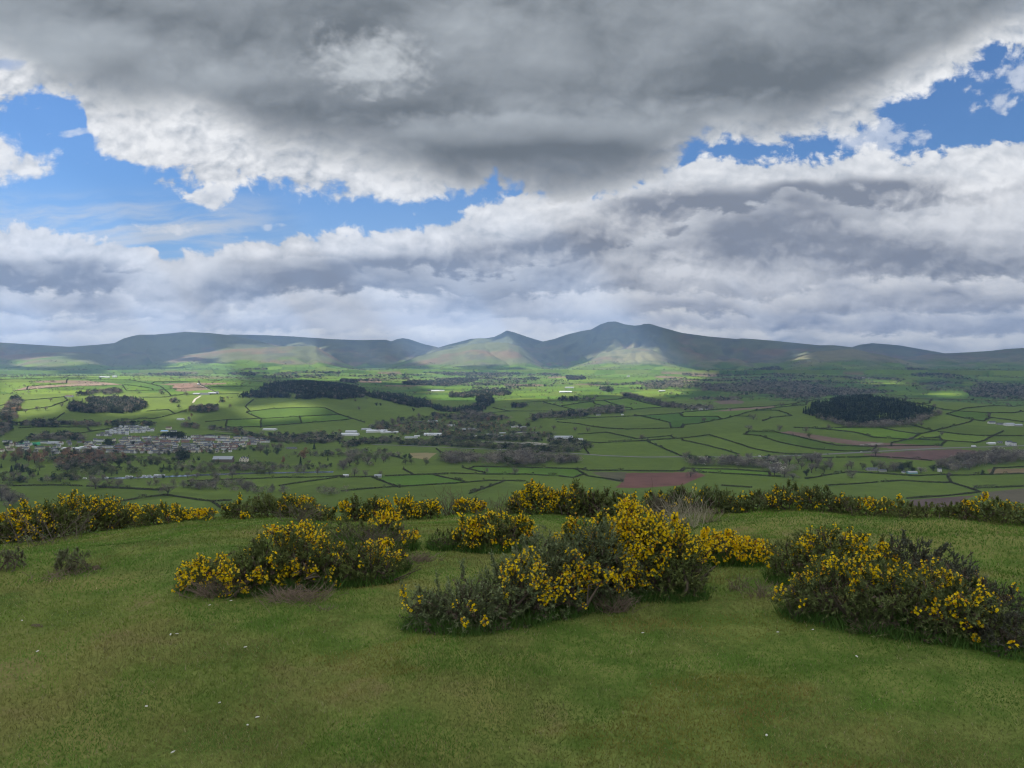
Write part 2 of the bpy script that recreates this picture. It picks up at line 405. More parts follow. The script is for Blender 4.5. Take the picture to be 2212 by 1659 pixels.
ridge([(850, 795), (900, 770), (950, 749), (977, 741.6), (1014, 731.6), (1045, 729.5), (1067, 726.6), (1084, 718), (1094, 712), (1110, 715.6), (1137, 725.6), (1174, 736.6), (1200, 752), (1240, 780)], 11000, 7600, 1.0, 1.3, 21)
ridge([(1100, 775), (1140, 755), (1174, 736.6), (1197, 731.6), (1224, 722), (1257, 714), (1277, 711), (1297, 700), (1314, 694.3), (1330, 693.6), (1350, 700), (1370, 702.6), (1384, 701.6), (1390, 699), (1404, 698.6), (1424, 705), (1474, 718.5), (1535, 726.6), (1592, 731.6), (1602, 730), (1675, 735.6), (1768, 745), (1802, 745), (1838, 749), (1880, 762), (1950, 785)], 10600, 7300, 1.1, 1.3, 31)
ridge([(1880, 785), (1960, 770), (2035, 762.5), (2060, 761.5), (2142, 757), (2175, 753), (2212, 750), (2300, 744), (2420, 742)], 10800, 7400, .9, 1.2, 41)
ridge([(-260, 742), (-100, 740), (0, 738.6), (67, 743), (150, 748), (217, 743), (247, 740), (267, 730), (285, 725), (300, 722), (333, 721.6), (367, 719), (400, 715.6), (450, 718), (493, 722.6), (560, 735), (620, 755), (700, 785)], 9800, 7000, 1.0, 1.25, 51)
ridge([(-260, 770), (0, 768), (80, 761), (170, 760), (230, 766), (300, 790)], 8200, 6700, .9, 1.0, 61)
ridge([(200, 806), (250, 797), (300, 786.6), (400, 766.6), (500, 754), (600, 748), (660, 747.5), (683, 748), (693, 754), (737, 780), (775, 797)], 8300, 6500, .7, .9, 71)
ridge([(840, 792), (870, 781.6), (904, 768), (950, 757), (990, 752), (1017, 744), (1054, 738), (1097, 740), (1120, 747), (1137, 757), (1174, 789), (1190, 797)], 8700, 6700, .7, .85, 81)
ridge([(1215, 798), (1230, 791.6), (1270, 775), (1320, 758), (1370, 750), (1404, 753), (1437, 769), (1474, 787), (1500, 797)], 8600, 6700, .7, .85, 91)
ridge([(1590, 800), (1608, 798), (1692, 783), (1725, 768), (1768, 758), (1842, 754), (1908, 766), (1975, 783), (2042, 798)], 8500, 6800, .9, .95, 101)

# the hilltop under the camera
def near_z(x, y):
    r = np.hypot(x, y)
    z = np.interp(r, [0, 4, 5, 6, 7.5, 9, 10.5, 12, 13.5, 15, 18, 22, 30, 40, 60, 75], [-1.65, -1.65, -1.67, -1.72, -1.82, -1.95, -2.14, -2.36, -2.62, -2.92, -3.75, -5.1, -7.9, -10.6, -14, -18.2])
    f = sstep(4, 9, r) * (1 - sstep(25, 55, r))
    cX = [-300, -100, 0, 200, 300, 400, 560, 740, 900, 1100, 1300, 1600, 1750, 1850, 1990, 2100, 2212, 2300, 2500]
    cY = [1200, 1184, 1172, 1148, 1136, 1122, 1116, 1123, 1117, 1107, 1109, 1103, 1103, 1110, 1116, 1121, 1134, 1146, 1165]
    ca = np.array([col_az(q) for q in cX]); tz = -(np.array(cY) * K - 367) / F * 13.5 * np.cos(ca) + 2.62
    z = z + np.interp(np.arctan2(x, y), ca, tz) * sstep(4.5, 12.5, r) * (1 - sstep(20, 50, r))
    # rampart hummocks near the brow
    for hx, hy, sx, sy, h in ((-3.4, 11.6, 1.6, 1.1, .05), (5.6, 11.4, 1.9, 1.0, .06), (2.6, 12.2, 1.8, .9, .03), (-.6, 11.0, 1.0, .9, -.05), (-6.5, 9.5, 1.8, 1.5, -.06), (1.9, 4.4, 1.5, 1., .03)):
        z = z + h * np.exp(-((x - hx) / sx) ** 2 - ((y - hy) / sy) ** 2)
    z = z + f * (fbm(x / 2.3, y / 2.3, 3, 201) * .12) + fbm(x / 1.1, y / 1.1, 2, 203) * .045 * sstep(2, 4, r) * (1 - sstep(20, 40, r)) + fbm(x / .5, y / .5, 3, 207) * .018 * (1 - sstep(20, 40, r)) * sstep(.5, 2, r)
    return z
nr = RR < 75
w = sstep(58, 75, RR)
Hn = near_z(XX, YY)
H = np.where(nr, Hn * (1 - w) + H * w, H)
back = sstep(R(50), R(75), np.abs(AZ))                    # behind and beside the view: the hill slopes gently
H = H * (1 - back * sstep(20, 200, RR)) + back * sstep(20, 200, RR) * np.interp(RR, [0, 200, 1000, 3000, 18000], [-3, -25, -110, -170, -190])
TAN = H / RR

def height(x, y):
    x = np.asarray(x, float); y = np.asarray(y, float)
    a = np.arctan2(x, y); r = np.hypot(x, y)
    i = np.clip(np.searchsorted(az, a) - 1, 0, nA - 2); fi = np.clip((a - az[i]) / (az[i + 1] - az[i]), 0, 1)
    j = np.clip(np.searchsorted(rr, r) - 1, 0, nR - 2); fj = np.clip((r - rr[j]) / (rr[j + 1] - rr[j]), 0, 1)
    return (H[i, j] * (1 - fj) + H[i, j + 1] * fj) * (1 - fi) + (H[i + 1, j] * (1 - fj) + H[i + 1, j + 1] * fj) * fi
def ground(X, Y, rmin=80., rmax=1e9):
    """where the land stands at a surveyed direction"""
    a, f, z = ray(X, Y); az_ = math.atan2(a, f); h = math.hypot(a, f); s = z / h
    i = int(np.clip(np.searchsorted(az, az_) - 1, 0, nA - 2)); fi = (az_ - az[i]) / (az[i + 1] - az[i])
    t = TAN[i] * (1 - fi) + TAN[i + 1] * fi
    j0 = np.searchsorted(rr, rmin); hit = np.nonzero((t[j0:] >= s) & (rr[j0:] < rmax))[0]
    if len(hit) == 0: return None
    j = j0 + hit[0]
    if j > j0:
        q = (s - t[j - 1]) / max(t[j] - t[j - 1], 1e-9); r = rr[j - 1] + (rr[j] - rr[j - 1]) * min(max(q, 0), 1)
    else: r = rr[j]
    x = r * math.sin(az_); y = r * math.cos(az_)
    return (x, y, float(height(x, y)), r)
def ground_line(pts, step=14., **k):
    """polyline on the land through surveyed points"""
    w3 = [g for g in (ground(X, Y, **k) for X, Y in pts) if g]
    if len(w3) < 2: return None
    out = []
    for a_, b_ in zip(w3[:-1], w3[1:]):
        n = max(1, int(math.hypot(b_[0] - a_[0], b_[1] - a_[1]) / step))
        for q in range(n): out.append((a_[0] + (b_[0] - a_[0]) * q / n, a_[1] + (b_[1] - a_[1]) * q / n))
    out.append(w3[-1][:2]); return np.array(out)

# ---------------------------------------------------------------- hedges and fields (survey)
HEDGES = [   # (where, [points], height scale)
 ('upper left slope', c1((0,655),(160,620),(390,600),(460,590))), ('upper left slope', c1((90,560),(440,530),(700,522),(830,520),(990,545))),
 ('upper left slope', c1((100,690),(330,660),(440,620))), ('upper left slope', c1((180,530),(430,510),(440,480),(860,490),(1000,520))),
 ('upper left slope', c1((0,486),(260,478),(640,475))), ('upper left slope', c1((820,556),(1020,555),(1130,545),(1270,540),(1440,530),(1700,528))),
 ('upper left slope', c1((900,600),(1060,600),(1200,580),(1430,580),(1550,575))), ('upper left slope', c1((1080,560),(1040,530))),
 ('upper left slope', c1((1000,500),(1280,496),(1700,498))), ('upper left slope', c1((1290,515),(1340,540),(1410,575))),
 ('hill below the plantation', c1((1590,660),(1640,615))), ('hill below the plantation', c1((1600,695),(1750,675),(1900,668),(2060,665),(2110,670),(2200,712))),
 ('hill below the plantation', c1((1600,700),(1690,738),(1690,800))), ('hill below the plantation', c1((1330,760),(1480,745),(1690,738),(1750,735),(1940,725),(2190,712))),
 ('hill below the plantation', c1((1470,750),(1465,790))), ('hill below the plantation', c1((1500,795),(1690,790),(1810,780),(1960,768),(2210,748))),
 ('hill below the plantation', c1((1940,725),(1955,768))), ('hill below the plantation', c1((950,690),(1090,680))),
 ('hill below the plantation', c2((0,715),(80,740),(155,765))), ('hill below the plantation', c2((0,750),(60,740))),
 ('slope above the town', c1((780,745),(1000,738),(1200,690))), ('slope above the town', c1((360,740),(420,700))), ('slope above the town', c1((430,845),(600,820),(770,795))),
 ('slope above the town', c1((1200,858),(1400,838),(1550,850))), ('slope above the town', c1((120,800),(300,790),(560,795))),
 ('near valley floor on the left', c1((0,1175),(350,1170),(640,1180),(800,1190),(1040,1205))), ('near valley floor on the left', c1((700,1290),(900,1255),(1060,1235))),
 ('near valley floor on the left', c1((1090,1235),(1250,1260),(1380,1275),(1500,1270))), ('near valley floor on the left', c1((1380,1275),(1430,1320))),
 ('near valley floor on the left', c1((1560,1132),(1800,1122),(2100,1118),(2212,1110))), ('near valley floor on the left', c1((1810,1175),(2000,1145),(2180,1120))),
 ('near valley floor on the left', c1((640,1186),(1000,1196),(1130,1186))), ('near valley floor on the left', c1((1210,1145),(1400,1138),(1560,1132))),
 ('middle of the near valley floor', c2((0,1120),(210,1115),(440,1105),(700,1095),(1000,1100),(1180,1100))), ('middle of the near valley floor', c2((400,1065),(460,1098))),
 ('middle of the near valley floor', c2((780,1055),(930,1090))), ('middle of the near valley floor', c2((200,1120),(380,1185))),
 ('middle of the near valley floor', c2((0,1208),(220,1190),(360,1180),(620,1165),(960,1140),(1050,1140),(1190,1145))), ('middle of the near valley floor', c2((600,1105),(800,1145))),
 ('middle of the near valley floor', c2((830,1225),(1050,1145))), ('middle of the near valley floor', c2((860,1050),(1200,1055),(1550,1065),(1600,1075),(2212,1080))),
 ('middle of the near valley floor', c2((1150,1045),(1240,1060))), ('middle of the near valley floor', c2((1520,1065),(1600,1110),(1750,1135),(1830,1150))),
 ('middle of the near valley floor', c2((620,935),(660,975))), ('middle of the near valley floor', c2((300,970),(400,1000))), ('middle of the near valley floor', c2((1180,1100),(1400,1110),(1500,1120))),
 ('lower slope of the right hill', c2((1560,890),(1680,895),(1900,885),(2212,865))), ('lower slope of the right hill', c2((1390,760),(1530,770),(1700,800),(1850,808),(2212,797))),
 ('lower slope of the right hill', c2((1530,840),(1720,828),(1800,845),(1910,870),(2130,850))), ('lower slope of the right hill', c2((1900,715),(2130,765))),
 ('lower slope of the right hill', c2((1390,745),(1700,730),(1900,722),(2212,702))), ('lower slope of the right hill', c2((1600,968),(1560,890))), ('lower slope of the right hill', c2((1990,890),(2210,985))),
 ('middle distance rise', c2((1200,632),(1350,625),(1640,625),(1800,612),(1900,600))), ('middle distance rise', c2((1310,630),(1510,680))), ('middle distance rise', c2((1430,655),(1640,625))),
 ('middle distance rise', c2((1640,640),(1830,680))), ('middle distance rise', c2((1700,620),(1880,670))), ('middle distance rise', c2((1830,600),(2090,660))),
 ('middle distance rise', c2((960,700),(1100,690),(1300,690),(1520,690),(1830,685),(2080,665))), ('middle distance rise', c2((1090,690),(980,665))), ('middle distance rise', c2((630,715),(800,740))),
 ('right hill fields', c3((0,880),(160,912),(370,970))), ('right hill fields', c3((0,865),(170,845))), ('right hill fields', c3((170,845),(310,885),(450,930),(560,955),(700,970),(850,970))),
 ('right hill fields', c3((390,840),(500,850),(640,895),(850,935),(1060,950),(1230,950))), ('right hill fields', c3((430,820),(600,825),(720,850),(890,890),(1000,912),(1200,920),(1680,915))),
 ('right hill fields', c3((720,797),(900,802),(1050,795),(1270,795))), ('right hill fields', c3((860,802),(1000,815),(1130,830),(1240,860),(1440,872))),
 ('right hill fields', c3((1270,795),(1400,820),(1510,835))), ('right hill fields', c3((1480,780),(1560,800),(1620,815))),
 ('right hill fields', c3((1360,895),(1480,870),(1540,840),(1620,820),(1700,800),(1800,775),(1870,760))), ('right hill fields', c3((1710,710),(1820,735),(1950,755))),
 ('right hill crest', c3((1710,710),(1800,680),(1950,660),(2212,650))), ('right hill crest', c3((1440,632),(1570,650),(1690,680))), ('right hill crest', c3((1300,602),(1480,610),(1700,615),(2212,624))),
 ('right hill crest', c3((700,657),(850,618),(1100,594),(1240,584),(1440,589))), ('right hill crest', c3((0,780),(100,770),(290,735),(450,690),(700,657),(800,650))),
 ('right hill crest', c3((0,697),(330,672),(640,652),(720,642))), ('right hill crest', c3((490,685),(620,685),(710,720))), ('right hill crest', c3((520,755),(580,730),(700,720))),
 ('right hill crest', c3((340,720),(440,725))), ('right hill crest', c3((0,726),(140,725),(230,724))), ('right hill crest', c3((1480,645),(1600,640))),
 ('right hill fields', c3((1540,868),(1660,860))), ('right hill fields', c3((1640,820),(1800,840),(1960,850))), ('right hill fields', c3((1970,870),(2080,820))),
 ('right hill fields', c3((1500,872),(1700,880),(1900,895),(1960,880))), ('right hill fields', c3((2000,850),(2212,850))), ('right hill crest', c3((1990,730),(2100,745),(2212,760))),
 ('right hill crest', c3((1990,702),(2150,700),(2212,692))), ('right hill crest', c3((1690,680),(1800,690),(1970,700))),
 ('near valley floor on the right', c3((900,992),(1240,986),(1500,1000),(1620,1012))), ('near valley floor on the right', c3((80,1085),(300,1095),(570,1112),(640,1115))),
 ('near valley floor on the right', c3((800,1130),(960,1100),(1090,1082))), ('near valley floor on the right', c3((1090,1084),(1300,1095),(1500,1110),(1720,1100))),
 ('near valley floor on the right', c3((930,1172),(1200,1155),(1420,1140),(1560,1150),(1710,1155))), ('near valley floor on the right', c3((1720,1110),(1740,1150),(1850,1190),(1930,1215))),
 ('near valley floor on the right', c3((1900,1190),(2050,1185),(2212,1175))), ('near valley floor on the right', c3((1450,1257),(1700,1240),(1930,1215))),
 ('near valley floor on the right', c3((2020,1060),(2212,1050))), ('near valley floor on the right', c3((1740,1108),(2000,1100),(2212,1095))), ('near valley floor on the right', c3((250,1172),(450,1186))),
 ('near valley floor on the right', c3((0,1060),(300,1068),(560,1085))),
]
def close_ends(lines):
    """carry each hedge on until it meets its neighbour"""
    out = []
    seg = []
    for i, (_, p) in enumerate(lines):
        for a, b in zip(p[:-1], p[1:]):
            for t in np.linspace(0, 1, max(2, int(abs(b[0] - a[0]) / 3))): seg.append((i, a[0] + (b[0] - a[0]) * t, a[1] + (b[1] - a[1]) * t))
    seg = np.array(seg)
    for i, (w_, p) in enumerate(lines):
        p = list(p)
        for end in (0, -1):
            e = p[end]; q = p[1] if end == 0 else p[-2]; d = np.array([e[0] - q[0], (e[1] - q[1]) * 2.5]); d /= np.linalg.norm(d) + 1e-9
            dx_ = seg[:, 1] - e[0]; dy_ = (seg[:, 2] - e[1]) * 2.5; dist = np.hypot(dx_, dy_); al = (dx_ * d[0] + dy_ * d[1]) / (dist + 1e-9)
            ok = (seg[:, 0] != i) & (dist < 34) & ((al > .25) | (dist < 6)); 
            if ok.any():
                k = np.argmin(np.where(ok, dist, 1e9)); n_ = (seg[k, 1], seg[k, 2])
                if dist[k] > .5: p = [n_] + p if end == 0 else p + [n_]
        out.append((w_, p))
    return out
HEDGES = close_ends(HEDGES)
LINES = [ground_line(p) for _, p in HEDGES]

# field tints : flood the survey map between hedges
G_W, G_H, G_Y0 = 1480, 360, 780                      # half resolution in X (offset 200), full in Y
bar = np.zeros((G_H, G_W), bool)
for _, p in HEDGES:
    for (xa, ya), (xb, yb) in zip(p[:-1], p[1:]):
        n = int(max(abs(xb - xa), abs(yb - ya)) * 2) + 2
        t = np.linspace(0, 1, n); ii = np.round(ya + (yb - ya) * t - G_Y0).astype(int); jj = np.round((xa + (xb - xa) * t + 200) / 2).astype(int)
        ok = (ii >= 0) & (ii < G_H) & (jj >= 0) & (jj < G_W); bar[ii[ok], jj[ok]] = True
gi, gj = np.mgrid[0:G_H, 0:G_W]
# procedural extra hedges (cells) so that every field stays small
sx = gj * 2 - 200; sy = gi + G_Y0
lab = -np.ones((G_H, G_W), np.int64); par = []
def root(a):
    while par[a] != a: par[a] = par[par[a]]; a = par[a]
    return a
prev = []
for i in range(G_H):
    free = np.concatenate([[0], (~bar[i]).astype(np.int8), [0]]); d_ = np.diff(free); st = np.nonzero(d_ == 1)[0]; en = np.nonzero(d_ == -1)[0]; cur = []
    for a, b in zip(st, en):
        n = len(par); par.append(n)
        for pa, pb, pn in prev:
            if pa < b and pb > a: par[root(pn)] = root(n)
        lab[i, a:b] = n; cur.append((a, b, n))
    prev = cur
roots = np.array([root(a) for a in range(len(par))] + [0]); lab = roots[lab]

BROWN = [ # survey polygons and bare-earth colours
 (c3((620,825),(700,820),(1000,865),(1150,885),(1650,912),(1690,925),(1400,935),(1150,915),(900,880),(720,845)), (.155,.105,.082)),
 (c3((1160,970),(1500,945),(1800,935),(1960,955),(1830,980),(1620,1010),(1400,1000),(1240,985)), (.125,.078,.066)),
 ([(1353,1021.6),(1505,1020),(1525,1027),(1495,1038),(1475,1048),(1387,1054),(1330,1053),(1345,1040)], (.150,.076,.060)),
 ([(1276,1020),(1353,1020),(1347,1042),(1320,1038)], (.10,.095,.055)),
 (c3((1470,1265),(1830,1240),(1900,1235),(1750,1300),(1500,1330)), (.115,.082,.072)), (c3((1935,1217),(2212,1190),(2300,1300),(1930,1250)), (.115,.10,.065)),
 (c1((90,555),(180,530),(440,515),(700,505),(800,518),(430,530)), (.22,.165,.12)), (c1((1115,540),(1130,518),(1250,515),(1260,535),(1180,545)), (.20,.13,.095)),
 (c2((110,485),(250,480),(260,505),(120,505)), (.24,.17,.12)), (c3((200,625),(300,612),(400,625),(390,640),(250,645)), (.16,.12,.09)),
 (c3((190,692),(330,674),(600,657),(600,665),(330,687)), (.20,.14,.11)), (c2((440,960),(620,960),(560,1005),(460,990)), (.24,.20,.10)),
 (c2((900,885),(1000,882),(1350,905),(1300,912),(1100,900)), (.24,.23,.20)), (c1((110,897),(260,890),(262,908),(112,912)), (.05,.30,.16)),
 (c3((1140,905),(1290,893),(1300,903),(1150,915)), (.24,.21,.18)), (c3((1970,1065),(2212,1060),(2212,1090),(1990,1095)), (.17,.13,.07)),
]
SX, SY = to_survey(XX, YY, H)
li = np.clip(np.round(SY - G_Y0).astype(int), 0, G_H - 1); lj = np.clip(np.round((SX + 200) / 2).astype(int), 0, G_W - 1)
L = lab[li, lj]
L = np.where(L < 0, 0, L)
# far fields (beyond about 3.3 km) as an irregular patchwork
def cells(x, y, s, seed):
    gx = x / s; gy = y / s; ix = np.floor(gx); iy = np.floor(gy); b1 = np.full(x.shape, 9.); b2 = b1.copy(); idn = np.zeros(x.shape)
    for ax in (-1, 0, 1):
        for ay in (-1, 0, 1):
            cx = ix + ax; cy = iy + ay
            d = np.maximum(np.abs(cx + .15 + .7 * _h(cx, cy, seed) - gx), np.abs(cy + .15 + .7 * _h(cx, cy, seed + 5) - gy)) * .6 + .4 * np.hypot(cx + .15 + .7 * _h(cx, cy, seed) - gx, cy + .15 + .7 * _h(cx, cy, seed + 5) - gy)
            n = d < b1; b2 = np.where(n, b1, np.minimum(b2, d)); idn = np.where(n, _h(cx, cy, seed + 9), idn); b1 = np.where(n, d, b1)
    return b1, b2, idn
rot = .35; xr = XX * math.cos(rot) - YY * math.sin(rot); yr = XX * math.sin(rot) + YY * math.cos(rot)
wx = fbm(XX / 300., YY / 300., 2, 77) * 60; wy = fbm(XX / 300., YY / 300., 2, 78) * 60
C1, C2, CID = cells((xr + wx), (yr + wy) * 1.0, 185., 3)
far = RR > 3300
L = np.where(RR < 880, 12345 + (cells(XX, YY, 140., 91)[2] * 999).astype(np.int64), L)
tid = np.where(far, CID, ((L * 2654435761) % 1000003) / 1000003.)
t2 = (tid * 7.31) % 1.0; t3 = (tid * 13.7) % 1.0
g0 = np.array([.055, .108, .016]); g1 = np.array([.104, .172, .020]); g2 = np.array([.178, .212, .040])
ALB = g0 + (g1 - g0) * tid[..., None] + (g2 - g1) * (np.clip(t2 - .6, 0, 1) * 1.4)[..., None]
ALB *= (.78 + .40 * t3)[..., None] * (1 + .22 * (cells(xr + wx * .5, yr + wy * .5, 230., 33)[2] - .5) * (~far))[..., None]
tanf = far & (t3 > .93) & (RR < 6200)
ALB[tanf] = (.17, .125, .085)
ALB *= (1 + .10 * fbm(XX / 60., YY / 60., 3, 301))[..., None]
for poly, c in BROWN:
    m = in_poly(SX, SY, poly) & (RR > 700) & (RR < 7000)
    ALB[m] = np.array(c) * (1 + .18 * fbm(XX[m] / 25., YY[m] / 25., 3, 302))[..., None]
# rough ground: steep hillside just below the brow, scrubby valley bottom
sc = (1 - sstep(700, 960, RR)) * sstep(70, 90, RR)
ALB = ALB * (1 - sc[..., None]) + np.array([.075, .085, .035]) * sc[..., None]
# mountains: grass, bracken, heather
mt = sstep(6200, 6900, RR + fbm(XX / 500., YY / 500., 3, 311) * 700) * sstep(-5, 70, H + fbm(XX / 260., YY / 260., 3, 312) * 85)
n1 = fbm(XX / 420., YY / 420., 5, 321); n2_ = fbm(XX / 1500., YY / 1500., 4, 331); n3 = fbm(AZ * 9000 / 170., RR / 1500., 4, 341); n4 = fbm(XX / 160., YY / 160., 3, 351)
grassm = np.array([.118, .134, .068]); brack = np.array([.158, .122, .076]); heath = np.array([.066, .078, .056]); pale = np.array([.21, .19, .105])
fb = sstep(-.12, .38, n1 + .5 * n3 - .35 * sstep(120, 420, H) - .02)
mc = grassm + (brack - grassm) * fb[..., None]
mc = mc + (pale - mc) * (sstep(.05, .5, n2_ + .4 * n4) * .6 * (1 - sstep(150, 400, H)))[..., None]
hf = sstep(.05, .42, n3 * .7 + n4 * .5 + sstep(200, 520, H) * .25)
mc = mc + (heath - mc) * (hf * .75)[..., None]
# crags and dark steep faces
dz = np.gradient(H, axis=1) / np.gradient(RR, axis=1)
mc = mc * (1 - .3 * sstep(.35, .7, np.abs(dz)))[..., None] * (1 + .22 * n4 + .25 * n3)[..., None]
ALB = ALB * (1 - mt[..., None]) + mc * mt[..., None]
ALB = np.clip(ALB, .01, .6)

land, lnt, lb = new_mat('pasture_land')
at_ = lnt.nodes.new('ShaderNodeAttribute'); at_.attribute_name = 'tint'; ge = lnt.nodes.new('ShaderNodeNewGeometry')
k = (noise(lnt, ge.outputs['Position'], .045, 5., .6) * .5 + noise(lnt, ge.outputs['Position'], .4, 4., .6) * .5) * 1.0 + .5
lnt.links.new(mixc(lnt, 1.0, at_.outputs['Color'], vec(lnt, k, k, k), 'MULTIPLY'), lb.inputs['Base Color'])
lb.inputs['Roughness'].default_value = .95; lb.inputs['Specular IOR Level'].default_value = .05
turf, tnt, tb = new_mat('hill_turf')
ge = tnt.nodes.new('ShaderNodeNewGeometry'); pos = ge.outputs['Position']
a1 = noise(tnt, pos, .9, 5., .6); a2 = noise(tnt, pos, 3.2, 5., .65); a3 = noise(tnt, pos, 40., 4., .6); a4 = noise(tnt, pos, .28, 3., .5)
c = mixc(tnt, a2.step(.38, .62), (.080, .125, .024), (.150, .180, .046))
c = mixc(tnt, (a1 * .6 + a4 * .4).step(.44, .58), c, (.175, .180, .052))
c = mixc(tnt, (a1 * .5 + a2 * .5).step(.56, .66) * .6, c, (.185, .145, .068))
k = a3 * .9 + .55
tnt.links.new(mixc(tnt, 1.0, c, vec(tnt, k, k, k), 'MULTIPLY'), tb.inputs['Base Color'])
tb.inputs['Roughness'].default_value = .95; tb.inputs['Specular IOR Level'].default_value = .05
bmp = tnt.nodes.new('ShaderNodeBump'); bmp.inputs['Strength'].default_value = .6; bmp.inputs['Distance'].default_value = .02
tnt.links.new((a3 * .5 + a2).s, bmp.inputs['Height']); tnt.links.new(bmp.outputs[0], tb.inputs['Normal'])

def sheet(name, j0, j1, mat):
    n = j1 - j0 + 1; s = slice(j0, j1 + 1)
    v = np.stack([XX[:, s], YY[:, s], H[:, s]], -1).reshape(-1, 3)
    i, j = np.meshgrid(np.arange(nA), np.arange(n - 1), indexing='ij'); i2 = (i + 1) % nA
    q = np.stack([i * n + j, i2 * n + j, i2 * n + j + 1, i * n + j + 1], -1).reshape(-1, 4)
    me = np_mesh(name, v, quads=q, mats=(mat,), color=ALB[:, s].reshape(-1, 3), smooth=True)
    return tag(link(name, me), kind='structure')
jn = int(np.searchsorted(rr, 70)); jm = int(np.searchsorted(rr, 7000))
tag(sheet('hilltop_ground', 0, jn, turf), 'short grazed green turf on the hilltop around the gorse')
tag(sheet('valley_ground', jn, jm, land), 'green farmed valley floor and slopes divided by hedges')
tag(sheet('mountains', jm, nR - 1, land), 'bare brown and green mountains with twin flat summits along the horizon')

# ---------------------------------------------------------------- air
hz, hnt, _b = new_mat('haze_air')
hnt.nodes.remove(_b); pv = hnt.nodes.new('ShaderNodeVolumePrincipled')
pv.inputs['Color'].default_value = (.33, .55, 1.0, 1); pv.inputs['Density'].default_value = HAZE; pv.inputs['Anisotropy'].default_value = .2
hnt.links.new(pv.outputs[0], hnt.nodes['Material Output'].inputs['Volume'])
b = MB(); b.box(-14900, 14900, -14900, 14900, -230, 960)
hzo = link('haze', b.mesh('haze', [hz])); tag(hzo, 'faint blue haze over the valley and mountains', kind='stuff')

# ---------------------------------------------------------------- clouds added out of view to shade the land, gaps shaped for sun
ALT = 7400.
LIT = [ # survey areas in sun : polygon, how broken (0 solid sun .. 1 hardly any)
 ([(-60,800),(330,806),(520,808),(520,830),(400,838),(300,846),(150,858),(120,890),(0,912),(-60,915)], .12),
 ([(150,850),(420,835),(520,850),(500,880),(330,890),(200,900)], .55),
 (c1((920,752),(1050,725),(1200,712),(1215,745),(1100,762)), .0),
 (c1((1020,640),(1090,610),(1110,680),(960,690)), .4),
 ([(500,885),(620,862),(880,868),(890,905),(800,928),(560,925)], .62),
 ([(200,800),(780,796),(1000,800),(1180,796),(1480,796),(1500,812),(1490,850),(1420,858),(1300,855),(1130,862),(1030,868),(880,862),(850,830),(560,818),(540,806),(200,806)], .30),
 ([(1050,872),(1180,868),(1400,868),(1440,880),(1300,888),(1060,888)], .70),
 (c3((930,500),(1150,488),(1380,500),(1380,518),(940,520)), .1), (c3((1400,560),(1600,530),(1800,560),(1800,605),(1500,600),(1400,585)), .1), (c3((400,600),(560,600),(560,632),(410,630)), .05),
 (c3((-20,420),(60,425),(230,470),(100,500),(-20,500)), .1), (c3((2000,600),(2080,600),(2080,620),(2000,620)), .2),
 ([(890,800),(904,776),(960,756),(1017,738),(1097,738),(1140,760),(1174,796)], .22), ([(1230,800),(1270,772),(1320,756),(1380,748),(1430,764),(1470,798)], .22),
 ([(330,790),(400,770),(500,750),(690,744),(740,790),(640,802),(400,800)], .38), (c3((690,380),(760,320),(830,310),(850,360),(780,420),(700,420)), .35),
 ([(0,775),(150,766),(230,790),(0,805)], .45), ([(860,785),(960,748),(1014,740),(990,756),(900,792)], .4),
]
cs = 45.
gx = np.arange(-19000, 4000, cs); gy = np.arange(-1500, 15400, cs)
CX, CY = np.meshgrid(gx, gy, indexing='ij')
off = ALT * SUN[:2] / SUN[2]
zg = np.full(CX.shape, -150.)
for _ in range(4):
    sh = (ALT - zg) / SUN[2]
    px = CX - SUN[0] * sh; py = CY - SUN[1] * sh
    zg = .5 * zg + .5 * height(px, py)
qx, qy = to_survey(px, py, zg)
jx = qx + 26 * fbm(px / 500., py / 500., 3, 401) ; jy = qy + 5 * fbm(px / 400., py / 400., 3, 402)
gap = np.zeros(CX.shape)
nb = vnoise(px / 420., py / 420., 405) * .5 + vnoise(px / 170., py / 170., 407) * .25 + vnoise(px / 1100., py / 1100., 408) * .25
vis = (py > 600)
for poly, br in LIT:
    m = in_poly(jx, jy, poly) & vis
    gap = np.maximum(gap, np.where(m & (nb > br * .74 + .04), 1.0, 0.0))
cov = (gap < .5) & (CY < 15000) & (np.hypot(px, py) < 13600) & (py > -400) & (np.abs(px) < 500 + .82 * np.maximum(py, 0))
thick = 60 + 220 * vnoise(CX / 700., CY / 700., 411) + 60 * vnoise(CX / 160., CY / 160., 412)
idx = -np.ones((cov.shape[0] + 1, cov.shape[1] + 1), int)
ci, cj = np.nonzero(cov)
need = np.zeros(idx.shape, bool)
for a_ in (0, 1):
    for b_ in (0, 1): need[ci + a_, cj + b_] = True
idx[need] = np.arange(need.sum()); ni, nj = np.nonzero(need)
full = np.zeros(idx.shape, int)
full[:-1, :-1] += cov; full[1:, :-1] += cov; full[:-1, 1:] += cov; full[1:, 1:] += cov
edgev = full[ni, nj] < 4
th = np.where(edgev, 6., thick[np.minimum(ni, cov.shape[0] - 1), np.minimum(nj, cov.shape[1] - 1)])
vx = gx[0] + ni * cs - cs / 2; vy = gy[0] + nj * cs - cs / 2
nv = len(ni)
top = np.stack([vx, vy, ALT + th], -1); bot = np.stack([vx, vy, ALT - th * .15], -1)
qd = np.stack([idx[ci, cj], idx[ci + 1, cj], idx[ci + 1, cj + 1], idx[ci, cj + 1]], -1)
cm, cnt, cb = new_mat('added_high_cloud')
cnt.nodes.remove(cb); df = cnt.nodes.new('ShaderNodeBsdfDiffuse'); tr = cnt.nodes.new('ShaderNodeBsdfTranslucent'); mx = cnt.nodes.new('ShaderNodeMixShader')
